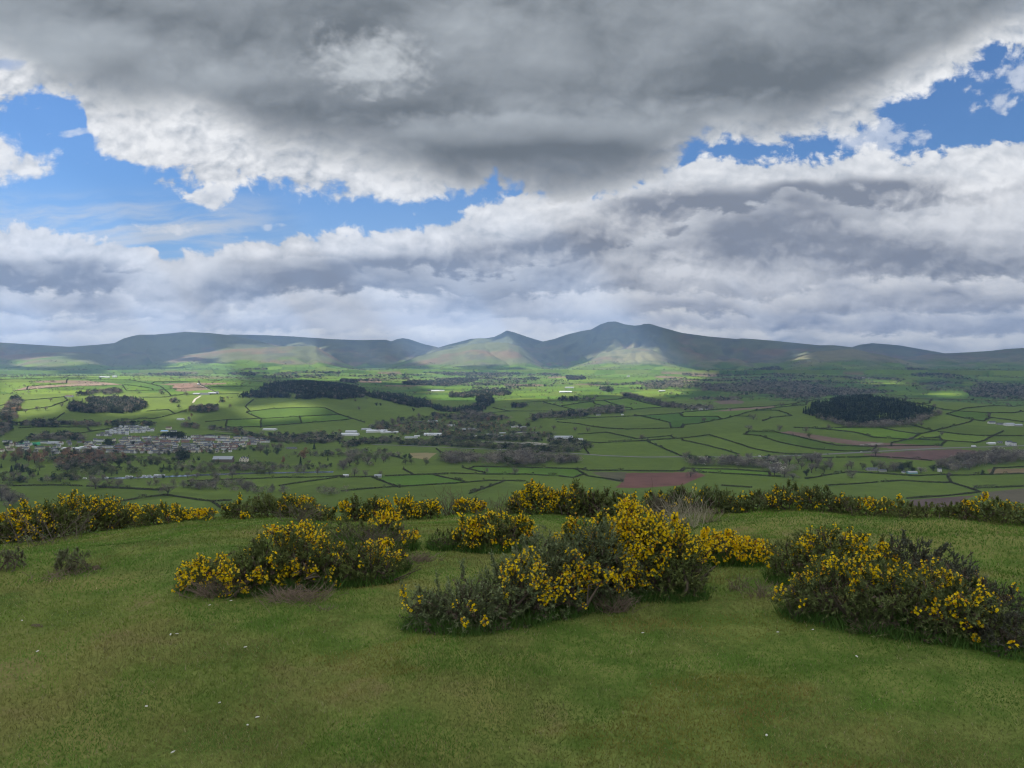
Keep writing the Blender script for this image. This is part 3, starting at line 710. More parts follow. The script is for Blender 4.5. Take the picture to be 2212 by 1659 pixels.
gn = cnt.nodes.new('ShaderNodeNewGeometry'); cc_ = noise(cnt, gn.outputs['Position'], .002, 4.) * .2 + .84
for n_ in (df, tr): cnt.links.new(vec(cnt, cc_, cc_, cc_), n_.inputs[0])
mx.inputs[0].default_value = .72; cnt.links.new(df.outputs[0], mx.inputs[1]); cnt.links.new(tr.outputs[0], mx.inputs[2]); cnt.links.new(mx.outputs[0], cnt.nodes['Material Output'].inputs[0])
me = np_mesh('added_cloud', np.concatenate([top, bot]), quads=np.concatenate([qd, qd[:, ::-1] + nv]), mats=(cm,), smooth=True)
tag(link('added_cloud', me), 'unseen sheet of clouds added to shade the land, with gaps shaped for sunlight', kind='structure')
# ---------------------------------------------------------------- trees
ORD = ['first', 'second', 'third', 'fourth', 'fifth', 'sixth', 'seventh', 'eighth', 'ninth', 'tenth', 'eleventh', 'twelfth', 'thirteenth', 'fourteenth', 'fifteenth', 'sixteenth', 'seventeenth', 'eighteenth', 'nineteenth', 'twentieth']
TENS = {2: 'twenty', 3: 'thirty', 4: 'forty', 5: 'fifty', 6: 'sixty', 7: 'seventy', 8: 'eighty', 9: 'ninety'}
def ordinal(i):
    if i < 20: return ORD[i]
    n = i + 1
    if n % 10 == 0: return TENS[n // 10].replace('ty', 'tieth')
    return TENS[n // 10] + '-' + ORD[n % 10 - 1]
PENDING = []      # (object, survey x, label stem, category, group)
def queue(o, X, stem, cat, group): PENDING.append((o, X, stem, cat, group))
def name_all():
    by = {}
    for p in PENDING: by.setdefault(p[2], []).append(p)
    for stem, l in by.items():
        l.sort(key=lambda p: p[1]); n = len(l)
        for i, (o, X, st, cat, gr) in enumerate(l):
            if n == 1: lab_ = st
            elif i == 0: lab_ = st + ', leftmost of them'
            elif i == n - 1: lab_ = st + ', rightmost of them'
            else: lab_ = st + ', ' + ordinal(i) + ' from left'
            tag(o, lab_, cat, gr)

def leaf_quads(c, nrm_dir, size, asp, rg):
    """n quads at c; random orientation biased to nrm_dir"""
    n = len(c); a = rg.normal(size=(n, 3)) + nrm_dir; a /= np.linalg.norm(a, axis=1)[:, None]
    b = np.cross(a, rg.normal(size=(n, 3))); b /= np.linalg.norm(b, axis=1)[:, None] + 1e-9; d = np.cross(a, b)
    s = size[:, None]
    v = np.stack([c + b * s, c + d * s * asp, c - b * s, c - d * s * asp], 1).reshape(-1, 3)
    return v
def tube(path, rad, sides=5):
    """tapered tube through points; returns verts, quads"""
    path = np.asarray(path, float); n = len(path); vs = []; q = []
    for i in range(n):
        t = path[min(i + 1, n - 1)] - path[max(i - 1, 0)]; t = t / (np.linalg.norm(t) + 1e-9)
        u_ = np.cross(t, [.3, .9, .31]); u_ /= np.linalg.norm(u_) + 1e-9; w_ = np.cross(t, u_)
        for k in range(sides):
            an = 2 * math.pi * k / sides; vs.append(path[i] + rad[i] * (math.cos(an) * u_ + math.sin(an) * w_))
    for i in range(n - 1):
        for k in range(sides):
            k2 = (k + 1) % sides; q.append((i * sides + k, i * sides + k2, (i + 1) * sides + k2, (i + 1) * sides + k))
    return np.array(vs), np.array(q)
def join(parts):
    vs = []; qs = []; o = 0
    for v, q in parts: vs.append(v); qs.append(q + o); o += len(v)
    return np.concatenate(vs), np.concatenate(qs)

KIND = {  # colour, second colour, leaf size, aspect, count
    'bare':    ((.245, .215, .170), (.175, .158, .122), .034, .20, 1500),
    'budding': ((.160, .185, .075), (.120, .130, .065), .030, .55, 1000),
    'rusty':   ((.33, .195, .11), (.22, .14, .09), .030, .40, 1100),
    'conifer': ((.030, .052, .034), (.046, .066, .038), .034, .45, 900),
    'dark':    ((.045, .066, .034), (.064, .080, .040), .034, .6, 900),
    'blossom': ((.46, .42, .38), (.20, .18, .14), .028, .6, 900),
}
def crown_points(kind, n, rg):
    if kind == 'conifer':
        h = .12 + .88 * rg.random(n) ** 1.25; tier = (np.floor(h * 9) / 9); r = (1.0 - h) * .27 * (.55 + .55 * (1 - (h - tier) * 9)) * np.sqrt(rg.random(n))
        a = rg.random(n) * 2 * math.pi; return np.stack([r * np.cos(a), r * np.sin(a), h], -1), None
    nb = 12 if kind != 'rusty' else 10
    c = rg.normal(size=(nb, 3)) * ([.15, .15, .17] if kind != 'rusty' else [.10, .10, .20]); c[:, 2] = np.clip(c[:, 2] + .56, .25, .85); rad = .13 + .12 * rg.random(nb)
    k = rg.integers(0, nb, n); d = rg.normal(size=(n, 3)); d /= np.linalg.norm(d, axis=1)[:, None]
    p = c[k] + d * (rad[k] * (.35 + .65 * rg.random(n) ** .5))[:, None]
    p[:, 2] = np.clip(p[:, 2], .06 + .1 * rg.random(n), 1.0); return p, c
def make_tree(kind, seed, n=None, sizef=1.0):
    rg = np.random.default_rng(seed); ca, cb, sz, asp, n0 = KIND[kind]; n = n or n0
    p, cc = crown_points(kind, n, rg)
    v = leaf_quads(p, np.array([0, 0, .4]), sz * sizef * (.6 + .8 * rg.random(n)), asp, rg)
    mixf = np.repeat(vnoise(p[:, 0] * 7 + 5, p[:, 2] * 7 + p[:, 1] * 7, seed) , 4)[:, None]
    col_ = np.array(ca) * mixf + np.array(cb) * (1 - mixf)
    q = np.arange(4 * n).reshape(-1, 4)
    # trunk and limbs
    parts = []
    if kind == 'conifer': parts.append(tube([(0, 0, 0), (0, 0, .5), (0, 0, .95)], [.022, .014, .003]))
    else:
        top_ = np.array([.02, .01, .42]); parts.append(tube([(0, 0, -.02), (.005, 0, .2), top_], [.032, .025, .018]))
        for k in range(9):
            e = cc[k % len(cc)] * [1.2, 1.2, 1.1]; s0 = np.array([0, 0, .18 + .25 * rg.random()])
            mid = (s0 + e) / 2 + rg.normal(size=3) * .03; parts.append(tube([s0, mid, e], [.014, .009, .003], 4))
            for _ in range(2):
                e2 = e + rg.normal(size=3) * .12; parts.append(tube([mid, (mid + e2) / 2 + rg.normal(size=3) * .02, e2], [.008, .005, .002], 3))
    return (v, q, col_), join(parts)
M_leaf = tinted('tree_foliage', .9, .05, .15, .2, .4); M_bark = plain('tree_bark', (.075, .062, .05), .9, .2, 4.0, .1)
TREE = {}
for ki, kd in enumerate(KIND):
    TREE[kd] = []
    for s_ in range(3):
        (v, q, c_), (tv, tq) = make_tree(kd, 100 + ki * 10 + s_)
        cm_ = np_mesh('crown', v, quads=q, mats=(M_leaf,), color=c_)
        tm_ = np_mesh('trunk', tv, quads=tq, mats=(M_bark,), smooth=True)
        TREE[kd].append((cm_, tm_))
NAMEK = {'bare': 'bare grey-brown broadleaf tree', 'budding': 'pale green budding tree', 'rusty': 'rust-brown leafless tree', 'conifer': 'dark pointed conifer', 'dark': 'dark round evergreen tree', 'blossom': 'white blossoming tree'}
TNAME = {'bare': 'broadleaf_tree', 'budding': 'broadleaf_tree', 'rusty': 'broadleaf_tree', 'conifer': 'conifer_tree', 'dark': 'evergreen_tree', 'blossom': 'blossom_tree'}
def put_tree(kind, x, y, z, h, wid, X, where, group, stem=None):
    cm_, tm_ = TREE[kind][random.randrange(3)]
    r = link(TNAME[kind], None); r.location = (x, y, z - .1); r.rotation_euler = (0, 0, random.uniform(0, 6.28)); r.scale = (h * wid, h * wid, h)
    link('crown', cm_, r); link('trunk', tm_, r)
    queue(r, X, stem or (NAMEK[kind] + ' ' + where), 'tree', group); return r
def tree_at(kind, pt, h, where, wid=1.0, stem=None, group=None, rmin=880):
    g = ground(*pt, rmin=rmin)
    if g: put_tree(kind, g[0], g[1], g[2], h, wid, pt[0], where, group or ('trees ' + where), stem)

# single trees that stand out
for kind, p, h, wid, where in [
    ('bare', c1((1088,1238)), 19, 1.5, 'at the near left hedge corner'),
    ('bare', c1((60,1300)), 21, 1.2, 'behind the left gorse bank'), ('bare', c1((135,1300)), 19, 1.2, 'behind the left gorse bank'), ('bare', c1((10,1270)), 22, 1.2, 'behind the left gorse bank'),
    ('bare', c1((240,686)), 15, 1.5, 'on the lit slope left of the dark copse'), ('bare', c1((295,684)), 14, 1.4, 'on the lit slope left of the dark copse'), ('bare', c1((328,628)), 14, 1.2, 'on the lit slope left of the dark copse'), ('bare', c1((400,662)), 14, 1.5, 'on the lit slope left of the dark copse'), ('bare', c1((165,700)), 13, 1.3, 'on the lit slope left of the dark copse'),
    ('bare', c1((1490,668)), 15, 1.3, 'in the open field right of the lane'), ('bare', c1((1210,590)), 16, 1.4, 'beside the lane above the town'), ('budding', c1((1160,672)), 15, 1.4, 'by the stream above the town'), ('blossom', c1((1225,752)), 15, 1.4, 'by the stream above the town'), ('budding', c1((1205,700)), 12, 1.3, 'by the stream above the town'), ('rusty', c1((1240,725)), 12, 1.3, 'by the stream above the town'),
    ('bare', c1((1505,1122)), 15, 1.3, 'on the near bank of the river'), ('bare', c1((620,1192)), 21, 1.5, 'in the hedge below the river on the left'), ('bare', c1((1290,1195)), 15, 1.7, 'in the hedge below the river on the left'), ('bare', c1((1400,1150)), 20, 1.2, 'on the near bank of the river'),
    ('rusty', c1((1968,1000)), 26, 1.2, 'standing tall in the parkland'), ('rusty', c1((1838,1030)), 15, 1.1, 'standing tall in the parkland'),
    ('conifer', c1((1948,1050)), 19, 1.1, 'in the parkland right of the cream house'), ('conifer', c1((2036,940)), 16, 1.3, 'in the parkland right of the cream house'), ('conifer', c1((2110,978)), 9, 1.0, 'in the parkland right of the cream house'), ('conifer', c1((2125,1012)), 9, 1.1, 'in the parkland right of the cream house'),
    ('conifer', c1((75,1092)), 14, 1.4, 'on the meadow at the left edge'), ('conifer', c1((145,1087)), 15, 1.5, 'on the meadow at the left edge'),
    ('conifer', c1((1255,1022)), 9, 1.8, 'beside the barn'), ('conifer', c1((1192,1028)), 9, 1.2, 'beside the barn'),
    ('bare', c2((115,684)), 14, 1.3, 'on the green slope below the plantation'), ('dark', c2((228,655)), 13, 1.0, 'on the green slope below the plantation'), ('dark', c2((254,656)), 12, .9, 'on the green slope below the plantation'), ('dark', c2((468,692)), 13, .9, 'on the green slope below the plantation'), ('bare', c2((90,628)), 12, 1.2, 'on the green slope below the plantation'),
    ('budding', c2((285,962)), 13, 1.5, 'in the long field behind the river'), ('dark', c2((412,1000)), 11, 1.0, 'at the edge of the straw-coloured field'), ('dark', c2((444,1010)), 15, .9, 'at the edge of the straw-coloured field'),
    ('bare', c2((1125,1102)), 14, 1.5, 'in the near hedge left of the ploughed field'), ('bare', c2((945,1087)), 9, 1.2, 'in the near hedge left of the ploughed field'),
    ('bare', c2((1375,812)), 14, 1.2, 'at the foot of the right hill'), ('bare', c2((1515,822)), 13, 1.3, 'at the foot of the right hill'), ('bare', c2((1595,822)), 13, 1.3, 'at the foot of the right hill'), ('bare', c2((1948,884)), 17, 1.4, 'at the foot of the right hill'), ('bare', c2((1525,1022)), 16, 1.1, 'at the foot of the right hill'),
    ('bare', c2((85,1112)), 17, 1.3, 'in the near hedge by the white shed'), ('bare', c2((155,1110)), 12, 1.3, 'in the near hedge by the white shed'), ('bare', c2((255,1110)), 10, 1.3, 'in the near hedge by the white shed'),
    ('bare', c3((640,660)), 15, 1.2, 'on the right hill'), ('bare', c3((140,764)), 15, 1.3, 'on the right hill'), ('bare', c3((460,744)), 17, 1.5, 'on the right hill'), ('bare', c3((428,820)), 16, 1.4, 'on the right hill'), ('bare', c3((630,816)), 15, 1.4, 'on the right hill'), ('bare', c3((800,828)), 14, 1.4, 'on the right hill'), ('budding', c3((820,860)), 11, 1.5, 'on the right hill'), ('bare', c3((948,808)), 13, 1.3, 'on the right hill'), ('bare', c3((1630,672)), 14, 1.2, 'on the right hill'), ('bare', c3((1560,588)), 14, 1.3, 'on the right hill'), ('dark', c3((1880,622)), 12, 1.7, 'on the right hill'), ('dark', c3((480,690)), 9, 1.3, 'on the right hill'), ('bare', c3((1330,600)), 12, 1.2, 'on the right hill'), ('bare', c3((1550,790)), 11, 1.2, 'on the right hill'), ('bare', c3((1680,850)), 10, 1.2, 'on the right hill'), ('bare', c3((1480,880)), 10, 1.4, 'on the right hill'), ('bare', c3((1980,730)), 12, 1.2, 'on the right hill'),
    ('bare', c3((1250,982)), 18, 1.3, 'between the two ploughed fields'), ('bare', c3((1098,1122)), 15, 1.6, 'alone in the green field behind the gorse'), ('dark', c3((802,1112)), 14, 1.0, 'beside the blossoming tree'), ('blossom', c3((595,1108)), 18, 1.4, 'at the wood edge behind the gorse'), ('bare', c3((660,1116)), 15, 1.8, 'at the wood edge behind the gorse'), ('bare', c3((715,1136)), 13, 2.0, 'at the wood edge behind the gorse'),
    ('bare', c3((52,1118)), 15, 1.4, 'beside the red ploughed field'), ('dark', c3((1942,1102)), 9, 1.2, 'by the lane on the right'), ('bare', c3((1730,1120)), 11, .9, 'by the lane on the right'), ('blossom', c3((310,686)), 11, 1.5, 'by the farm behind the right hill'),
    ('blossom', c3((1545,1092)), 12, 1.7, 'in the hamlet on the right'), ('budding', c3((1665,1075)), 12, 1.4, 'in the hamlet on the right'),
]: tree_at(kind, p[0], h, where, wid)

def scatter(poly, n, mix, hr, where, wid=(1.0, 1.5), ymin=None):
    xs = [p[0] for p in poly]; ys = [p[1] for p in poly]; k = 0; tries = 0
    kinds = [a for a, b_ in mix]; ws = [b_ for a, b_ in mix]
    pts = []
    while len(pts) < n and tries < 4000:
        tries += 1; X = random.uniform(min(xs), max(xs)); Y = random.uniform(min(ys), max(ys))
        if in_poly([X], [Y], poly)[0] and all(abs(X - a) + 2.5 * abs(Y - b_) > 6.5 for a, b_ in pts): pts.append((X, Y))
    for X, Y in pts:
        kd = random.choices(kinds, ws)[0]; tree_at(kd, (X, Y), random.uniform(*hr) * (.9 if kd in ('conifer', 'budding') else 1), where, random.uniform(*wid) * (.8 if kd == 'conifer' else 1))
scatter(c1((0,985),(700,965),(840,975),(820,1010),(700,1040),(0,1040)), 26, [('rusty', 6), ('bare', 2), ('budding', 1), ('dark', 1)], (15, 22), 'in the belt below the town')
scatter(c1((0,1060),(480,1050),(480,1150),(0,1165)), 22, [('bare', 4), ('budding', 2), ('conifer', 1), ('dark', 2)], (10, 17), 'in the park on the far left')
scatter(c1((400,1030),(1000,1010),(1080,1060),(1080,1090),(480,1130)), 30, [('budding', 4), ('dark', 3), ('conifer', 2), ('bare', 3)], (9, 16), 'in the park below the town')
scatter(c1((1020,960),(1380,960),(1380,985),(1180,1010),(1040,1000)), 12, [('dark', 3), ('budding', 3), ('bare', 2)], (9, 16), 'below the town near the barn')
scatter(c1((1640,930),(1840,930),(1830,985),(1700,980)), 9, [('bare', 4), ('dark', 2)], (14, 20), 'right of the cream house')
scatter(c1((1080,1070),(1700,1055),(2212,1045),(2212,1065),(1700,1080),(1080,1096)), 28, [('bare', 5), ('budding', 2), ('dark', 1)], (8, 15), 'along the far bank of the river')
scatter(c1((640,1170),(1000,1170),(1180,1150),(1540,1170),(1900,1200),(1900,1215),(1500,1200),(1100,1180),(650,1185)), 20, [('bare', 5), ('budding', 1)], (8, 14), 'in the hedge row below the river')
scatter(c1((200,1140),(700,1135),(1100,1122),(1400,1112),(1700,1100),(2100,1094),(2100,1098),(1700,1106),(1400,1120),(1100,1132),(700,1146)), 22, [('bare', 4), ('budding', 3), ('dark', 1)], (6, 13), 'along the near bank of the river')
scatter(c1((1990,960),(2212,965),(2212,1040),(2000,1040)), 9, [('budding', 4), ('bare', 2)], (8, 13), 'in the parkland')
scatter(c2((0,1000),(200,1000),(500,1035),(620,1045),(400,1050),(0,1075)), 18, [('bare', 5), ('budding', 2)], (13, 19), 'on the bank left of the riverside wood')
scatter(c2((160,795),(420,735),(640,700),(650,735),(440,760),(240,800)), 16, [('bare', 5), ('budding', 1), ('dark', 1)], (14, 20), 'behind the works')
scatter(c2((380,800),(1100,775),(1260,800),(1380,840),(1000,870),(640,860),(380,840)), 30, [('bare', 4), ('budding', 3), ('dark', 2), ('rusty', 1)], (10, 17), 'among the works sheds')
scatter(c3((0,1005),(180,995),(420,1010),(560,1020),(900,1000),(1010,1060),(1000,1085),(840,1100),(700,1060),(420,1050),(0,1040)), 34, [('bare', 8), ('budding', 1), ('blossom', 1.2), ('dark', .6)], (14, 21), 'in the wood behind the gorse')
scatter(c3((1010,1060),(1180,1060),(1600,1070),(1640,1075),(1640,1095),(1400,1085),(1190,1070),(1020,1085)), 16, [('bare', 6), ('dark', 1), ('budding', 1)], (10, 18), 'around the hamlet')
scatter(c3((1640,1060),(1750,1010),(2000,975),(2212,950),(2212,1010),(1960,1050),(1760,1095)), 24, [('bare', 8), ('budding', 1)], (14, 20), 'in the wood on the right')
scatter(c1((1100,935),(1700,925),(1700,940),(1100,960)), 10, [('bare', 3), ('dark', 2), ('budding', 1)], (7, 12), 'among the town houses')
scatter(c1((0,905),(700,900),(1000,905),(1000,925),(0,925)), 14, [('rusty', 2), ('dark', 3), ('bare', 2)], (8, 14), 'behind the town')

# woods that read as one mass
def lite(kind, seed, n): return make_tree(kind, seed, n, math.sqrt(420. / n) * 1.15)[0]
LITE = {kd: [lite(kd, 300 + i, 110) for i in range(3)] for kd in KIND}
MICRO = {kd: [lite(kd, 330 + i, 26) for i in range(3)] for kd in KIND}
def stamp(src, pos, h, wid, rg):
    """merge copies of small crowns; pos (n,3)"""
    vs = []; cs_ = []
    k = rg.integers(0, 3, len(pos))
    for i in range(3):
        v, q, c_ = src[i]; m = k == i; n = m.sum()
        if n == 0: continue
        a = rg.random(n) * 6.28; ca, sa = np.cos(a)[:, None], np.sin(a)[:, None]
        x = (v[None, :, 0] * ca - v[None, :, 1] * sa) * (h[m] * wid)[:, None] + pos[m, 0][:, None]
        y = (v[None, :, 0] * sa + v[None, :, 1] * ca) * (h[m] * wid)[:, None] + pos[m, 1][:, None]
        z = v[None, :, 2] * h[m][:, None] + pos[m, 2][:, None]
        vs.append(np.stack([x, y, z], -1).reshape(-1, 3)); cs_.append(np.tile(c_, (n, 1)) * (.55 + .95 * np.repeat(rg.random(n), len(v)))[:, None])
    return np.concatenate(vs), np.concatenate(cs_)
def wood(polys, gap_m, mix, hr, label, wid=1.15, rmin=880, src=None, name='woodland', clump=None):
    rg = np.random.default_rng(len(label) + int(gap_m * 10)); V = []; Cc = []; P_ = []
    for poly in polys:
        w3 = np.array([g[:2] for g in (ground(X, Y, rmin=rmin) for X, Y in poly) if g])
        lo = w3.min(0); hi = w3.max(0)
        n = int((hi - lo)[0] * (hi - lo)[1] / gap_m ** 2)
        p = lo + (hi - lo) * rg.random((min(n, 60000), 2)); z = height(p[:, 0], p[:, 1]); sx_, sy_ = to_survey(p[:, 0], p[:, 1], z)
        jn_ = 4 * fbm(p[:, 0] / 40., p[:, 1] / 40., 2, 5)
        m = in_poly(sx_ + jn_ * 2.6, sy_ + jn_ * .6, poly) & (fbm(p[:, 0] / 55., p[:, 1] / 55., 2, 8) > -.42); 
        if clump is not None: m &= fbm(p[:, 0] / 150., p[:, 1] / 110., 3, 14) + .35 * fbm(p[:, 0] / 500., p[:, 1] / 400., 2, 15) > clump
        P_.append(np.column_stack([p[m], z[m]]))
    P_ = np.concatenate(P_); ks = rg.choice(len(mix), len(P_), p=np.array([b_ for a, b_ in mix]) / sum(b_ for a, b_ in mix))
    for i, (kd, _) in enumerate(mix):
        m = ks == i
        if m.sum() == 0: continue
        v, c_ = stamp((src or LITE)[kd], P_[m] - [0, 0, .5], rg.uniform(hr[0] * .62, hr[1] * 1.2, m.sum()) * (.85 + .3 * vnoise(P_[m, 0] / 40., P_[m, 1] / 40., 12)), wid * (.8 if kd == 'conifer' else 1.15), rg); V.append(v); Cc.append(c_)
    V = np.concatenate(V); Cc = np.concatenate(Cc)
    me = np_mesh(name, V, quads=np.arange(len(V)).reshape(-1, 4), mats=(M_leaf,), color=Cc)
    tag(link(name, me), label, kind='stuff'); return len(P_)
cnts = []
cnts += [wood([c1((450,690),(440,665),(480,640),(560,620),(760,612),(880,620),(940,645),(945,672),(880,697),(780,707),(640,707),(520,702))], 6.5, [('dark', 2), ('bare', 2), ('conifer', 1)], (12, 17), 'dark copse on the lit left slope')]
cnts += [wood([c1((1540,604),(1560,592),(1680,566),(1720,530),(1850,515),(2000,512),(2212,525),(2360,560),(2360,604),(2212,614),(2000,614),(1830,609))], 8, [('conifer', 4), ('dark', 3), ('bare', 1)], (13, 18), 'dark conifer plantation capping the left hill')]
cnts += [wood([c3((785,705),(850,665),(1000,632),(1180,612),(1330,632),(1480,665),(1640,698),(1560,748),(1450,772),(1270,785),(1080,785),(1000,768),(860,735))], 7.5, [('conifer', 6), ('dark', 2)], (12, 17), 'dark blue-green conifer wood on the right hill')]
cnts += [wood([c3((785,705),(860,728),(1000,765),(1080,783),(1300,784),(1450,768),(1650,698),(1665,712),(1480,788),(1300,800),(1060,796),(900,750))], 7, [('bare', 5), ('budding', 1)], (10, 15), 'bare trees fringing the lower edge of the right hill wood')]
cnts += [wood([c2((150,580),(350,595),(430,612),(570,648),(580,664),(440,655),(200,606)), c2((560,660),(720,692),(870,662),(880,615),(960,592),(985,640),(900,692),(820,704),(640,694)), c2((345,640),(400,615),(560,660),(500,672))], 9, [('conifer', 4), ('dark', 3), ('bare', 2)], (14, 20), 'dark strip of conifers winding down the middle valley')]
cnts += [wood([c2((400,522),(430,503),(640,505),(760,485),(880,488),(700,528)), c2((690,600),(700,582),(800,575),(970,560),(1100,572),(1100,585),(860,603)), c2((1090,668),(1092,655),(1195,655),(1196,668)), c2((1390,621),(1420,610),(1640,612),(1642,623)), c2((1690,565),(1695,545),(1750,550),(1762,568)), c2((1200,484),(1210,478),(1340,482)), c2((1460,486),(1470,468),(1570,470),(1577,487)), c2((0,495),(100,498),(112,506),(0,508))], 9, [('dark', 3), ('conifer', 2), ('bare', 3)], (13, 18), 'dark copses scattered between the far lit fields')]
cnts += [wood([c2((1240,724),(1480,708),(1630,696),(1830,696),(1820,708),(1300,744),(1200,762)), c2((1800,590),(1850,580),(2100,648),(2212,660),(2212,675),(2090,664),(1930,620)), c2((700,740),(820,700),(960,720),(1100,745),(900,765),(760,760)), c2((1630,690),(1650,672),(1820,672),(1830,690))], 9, [('bare', 6), ('budding', 1), ('dark', 1)], (12, 17), 'bare grey woods along the stream in the middle valley')]
cnts += [wood([c2((780,990),(1000,985),(1180,985),(1500,1008),(1560,1025),(1400,1044),(900,1044),(700,1036),(620,1008))], 7, [('bare', 8), ('budding', 1)], (14, 19), 'dense bare riverside wood in the middle of the valley')]
cnts += [wood([c2((370,895),(600,888),(800,896),(1100,920),(1400,932),(1550,955),(1540,966),(1300,952),(1000,938),(640,920),(380,912))], 6, [('budding', 3), ('dark', 1), ('bare', 2)], (8, 12), 'olive green plantation strip beside the main road')]
cnts += [wood([c2((0,905),(160,880),(380,870),(380,900),(160,915),(0,930)), c2((1300,880),(1560,900),(1640,930),(1560,960),(1400,935)), c2((560,872),(1000,868),(1300,880),(1300,890),(900,884),(560,884)), c1((1600,870),(1700,850),(2100,850),(2212,870),(2212,905),(1900,905),(1760,890))], 8, [('bare', 4), ('budding', 2), ('dark', 2)], (9, 14), 'mixed scrub woodland round the works')]
cnts += [wood([c3((1650,1050),(1760,1015),(2000,980),(2212,955),(2300,950),(2300,1020),(2000,1045),(1760,1092)), c3((380,1040),(560,1050),(760,1085),(620,1110),(560,1080)), c3((0,1020),(420,1030),(560,1050),(420,1058),(0,1046))], 8, [('bare', 7), ('blossom', .5)], (12, 17), 'bare brown wood in the valley behind the gorse')]
cnts += [wood([c1((130,775),(400,770),(760,780),(1000,774),(1000,787),(400,790),(150,794)), c1((0,700),(90,615),(130,612),(150,648),(110,725),(100,790),(0,870)), c1((1200,692),(1240,665),(1400,662),(1410,692),(1300,702)), c1((500,600),(540,575),(700,555),(800,555),(780,575)), c1((1030,586),(1040,570),(1076,584)), c1((1540,850),(1560,838),(1660,848),(1640,862)), c1((1180,785),(1560,820),(1560,835),(1180,800)), c1((180,870),(430,850),(600,880),(180,885)), c1((1100,640),(1150,618),(1150,660)), c1((1390,640),(1440,615),(1450,635))], 8, [('bare', 5), ('dark', 2), ('rusty', .6)], (11, 16), 'grey hedgerow woods on the slope above the town')]
cnts += [wood([c1((1040,866),(1060,852),(1190,855),(1185,868)), c1((640,910),(700,902),(720,916)), c1((730,912),(780,906),(790,918)), c1((1145,1010),(1150,985),(1220,985),(1222,1012))], 6, [('dark', 1)], (11, 15), 'dark evergreen clumps at the edge of the town')]
cnts += [wood([c3((50,622),(80,605),(380,610),(402,624),(200,628)), c3((0,660),(180,665),(182,684),(0,692)), c3((230,520),(700,500),(950,540),(1200,555),(1400,572),(1100,592),(760,602),(500,575),(130,565),(120,525)), c2((1930,520),(2212,500),(2212,540),(2000,545))], 13, [('bare', 6), ('dark', 1)], (10, 15), 'hazy bare woodland behind the right hill', src=MICRO)]
cnts += [wood([c3((1450,410),(1700,440),(1950,505),(2260,525),(2260,600),(1950,560),(1850,490),(1500,470)), c1((1480,462),(1530,425),(1700,405),(1730,430),(1640,466)), c1((930,452),(1100,445),(1250,438),(1180,466)), c2((530,440),(760,425),(1000,430),(1200,446),(1000,472),(700,464)), c3((380,440),(620,400),(640,420),(500,460))], 17, [('bare', 5), ('dark', 3)], (9, 14), 'woods on the lower mountain slopes', src=MICRO)]
cnts += [wood([c2((150,800),(420,745),(640,715),(800,730),(1100,765),(1280,800),(1400,850),(1340,880),(1000,872),(640,866),(380,850),(200,820)), c1((1700,870),(2212,830),(2212,900),(1760,890))], 12, [('bare', 4), ('budding', 3), ('dark', 1), ('rusty', 1)], (8, 13), 'trees and scrub growing between the works sheds', clump=-.12)]
cnts += [wood([c1((0,990),(800,965),(1400,985),(1700,960),(2212,970),(2212,1075),(1500,1085),(1000,1100),(480,1150),(0,1165))], 11, [('bare', 4), ('budding', 4), ('dark', 2)], (4, 10), 'low scrub and saplings dotted over the parkland', clump=.05)]
cnts += [wood([c1((0,985),(600,962),(820,985),(760,1030),(400,1062),(0,1062))], 9.5, [('rusty', 3), ('bare', 4), ('budding', 2), ('dark', 1)], (9, 16), 'mixed brown woodland belt below the town', clump=-.22)]
cnts += [wood([c1((0,1062),(480,1050),(1100,1070),(1100,1096),(480,1150),(0,1162))], 11, [('bare', 4), ('budding', 4), ('dark', 2)], (7, 13), 'mixed park woodland by the river', clump=-.10)]
cnts += [wood([c1((1100,1060),(1700,1048),(2212,1042),(2212,1068),(1700,1082),(1100,1098)), c2((0,1015),(300,1020),(620,1040),(500,1055),(200,1060),(0,1050)), c2((0,940),(300,960),(400,985),(300,1000),(0,990))], 10, [('bare', 6), ('budding', 2)], (6, 12), 'bare trees and bushes along the far river bank', clump=-.08)]
cnts += [wood([c1((1130,1168),(1560,1150),(1620,1200),(1900,1218),(2212,1205),(2212,1240),(1700,1228),(1200,1192)), c2((0,1190),(60,1200),(60,1225),(0,1225)), c1((0,1180),(60,1200),(150,1290),(0,1330))], 8, [('bare', 6), ('budding', 1)], (6, 11), 'brown scrub below the near fields on the left', clump=-.15)]
cnts += [wood([c1((0,940),(1700,900),(1760,960),(900,985),(0,975))], 17, [('bare', 4), ('dark', 3), ('budding', 2)], (5, 9), 'garden trees between the town houses')]
cnts += [wood([c3((0,430),(600,430),(900,470),(1500,480),(1900,520),(2212,545),(2212,600),(1700,560),(1300,540),(900,580),(500,600),(0,560)), c2((1500,500),(2212,480),(2212,600),(1960,560))], 15, [('bare', 5), ('dark', 2)], (9, 15), 'thin grey woodland over the far right farmland', src=MICRO, clump=.12)]
cnts += [wood([c2((0,470),(500,440),(1400,450),(1500,520),(1000,560),(500,520),(100,540)), c1((1700,440),(2212,430),(2212,480),(1700,480))], 14, [('bare', 5), ('dark', 3)], (9, 15), 'thin grey woodland over the middle lit farmland', src=MICRO, clump=.14)]
cnts += [wood([c3((560,605),(760,572),(1000,556),(1270,556),(1270,574),(1000,590),(760,628)), c3((1820,565),(2260,560),(2260,618),(1900,612)), c3((1450,520),(1700,505),(1800,520),(1600,532))], 11, [('bare', 6), ('dark', 2)], (9, 14), 'dark bare woods hugging the back of the right hill crest', src=MICRO, clump=-.2)]
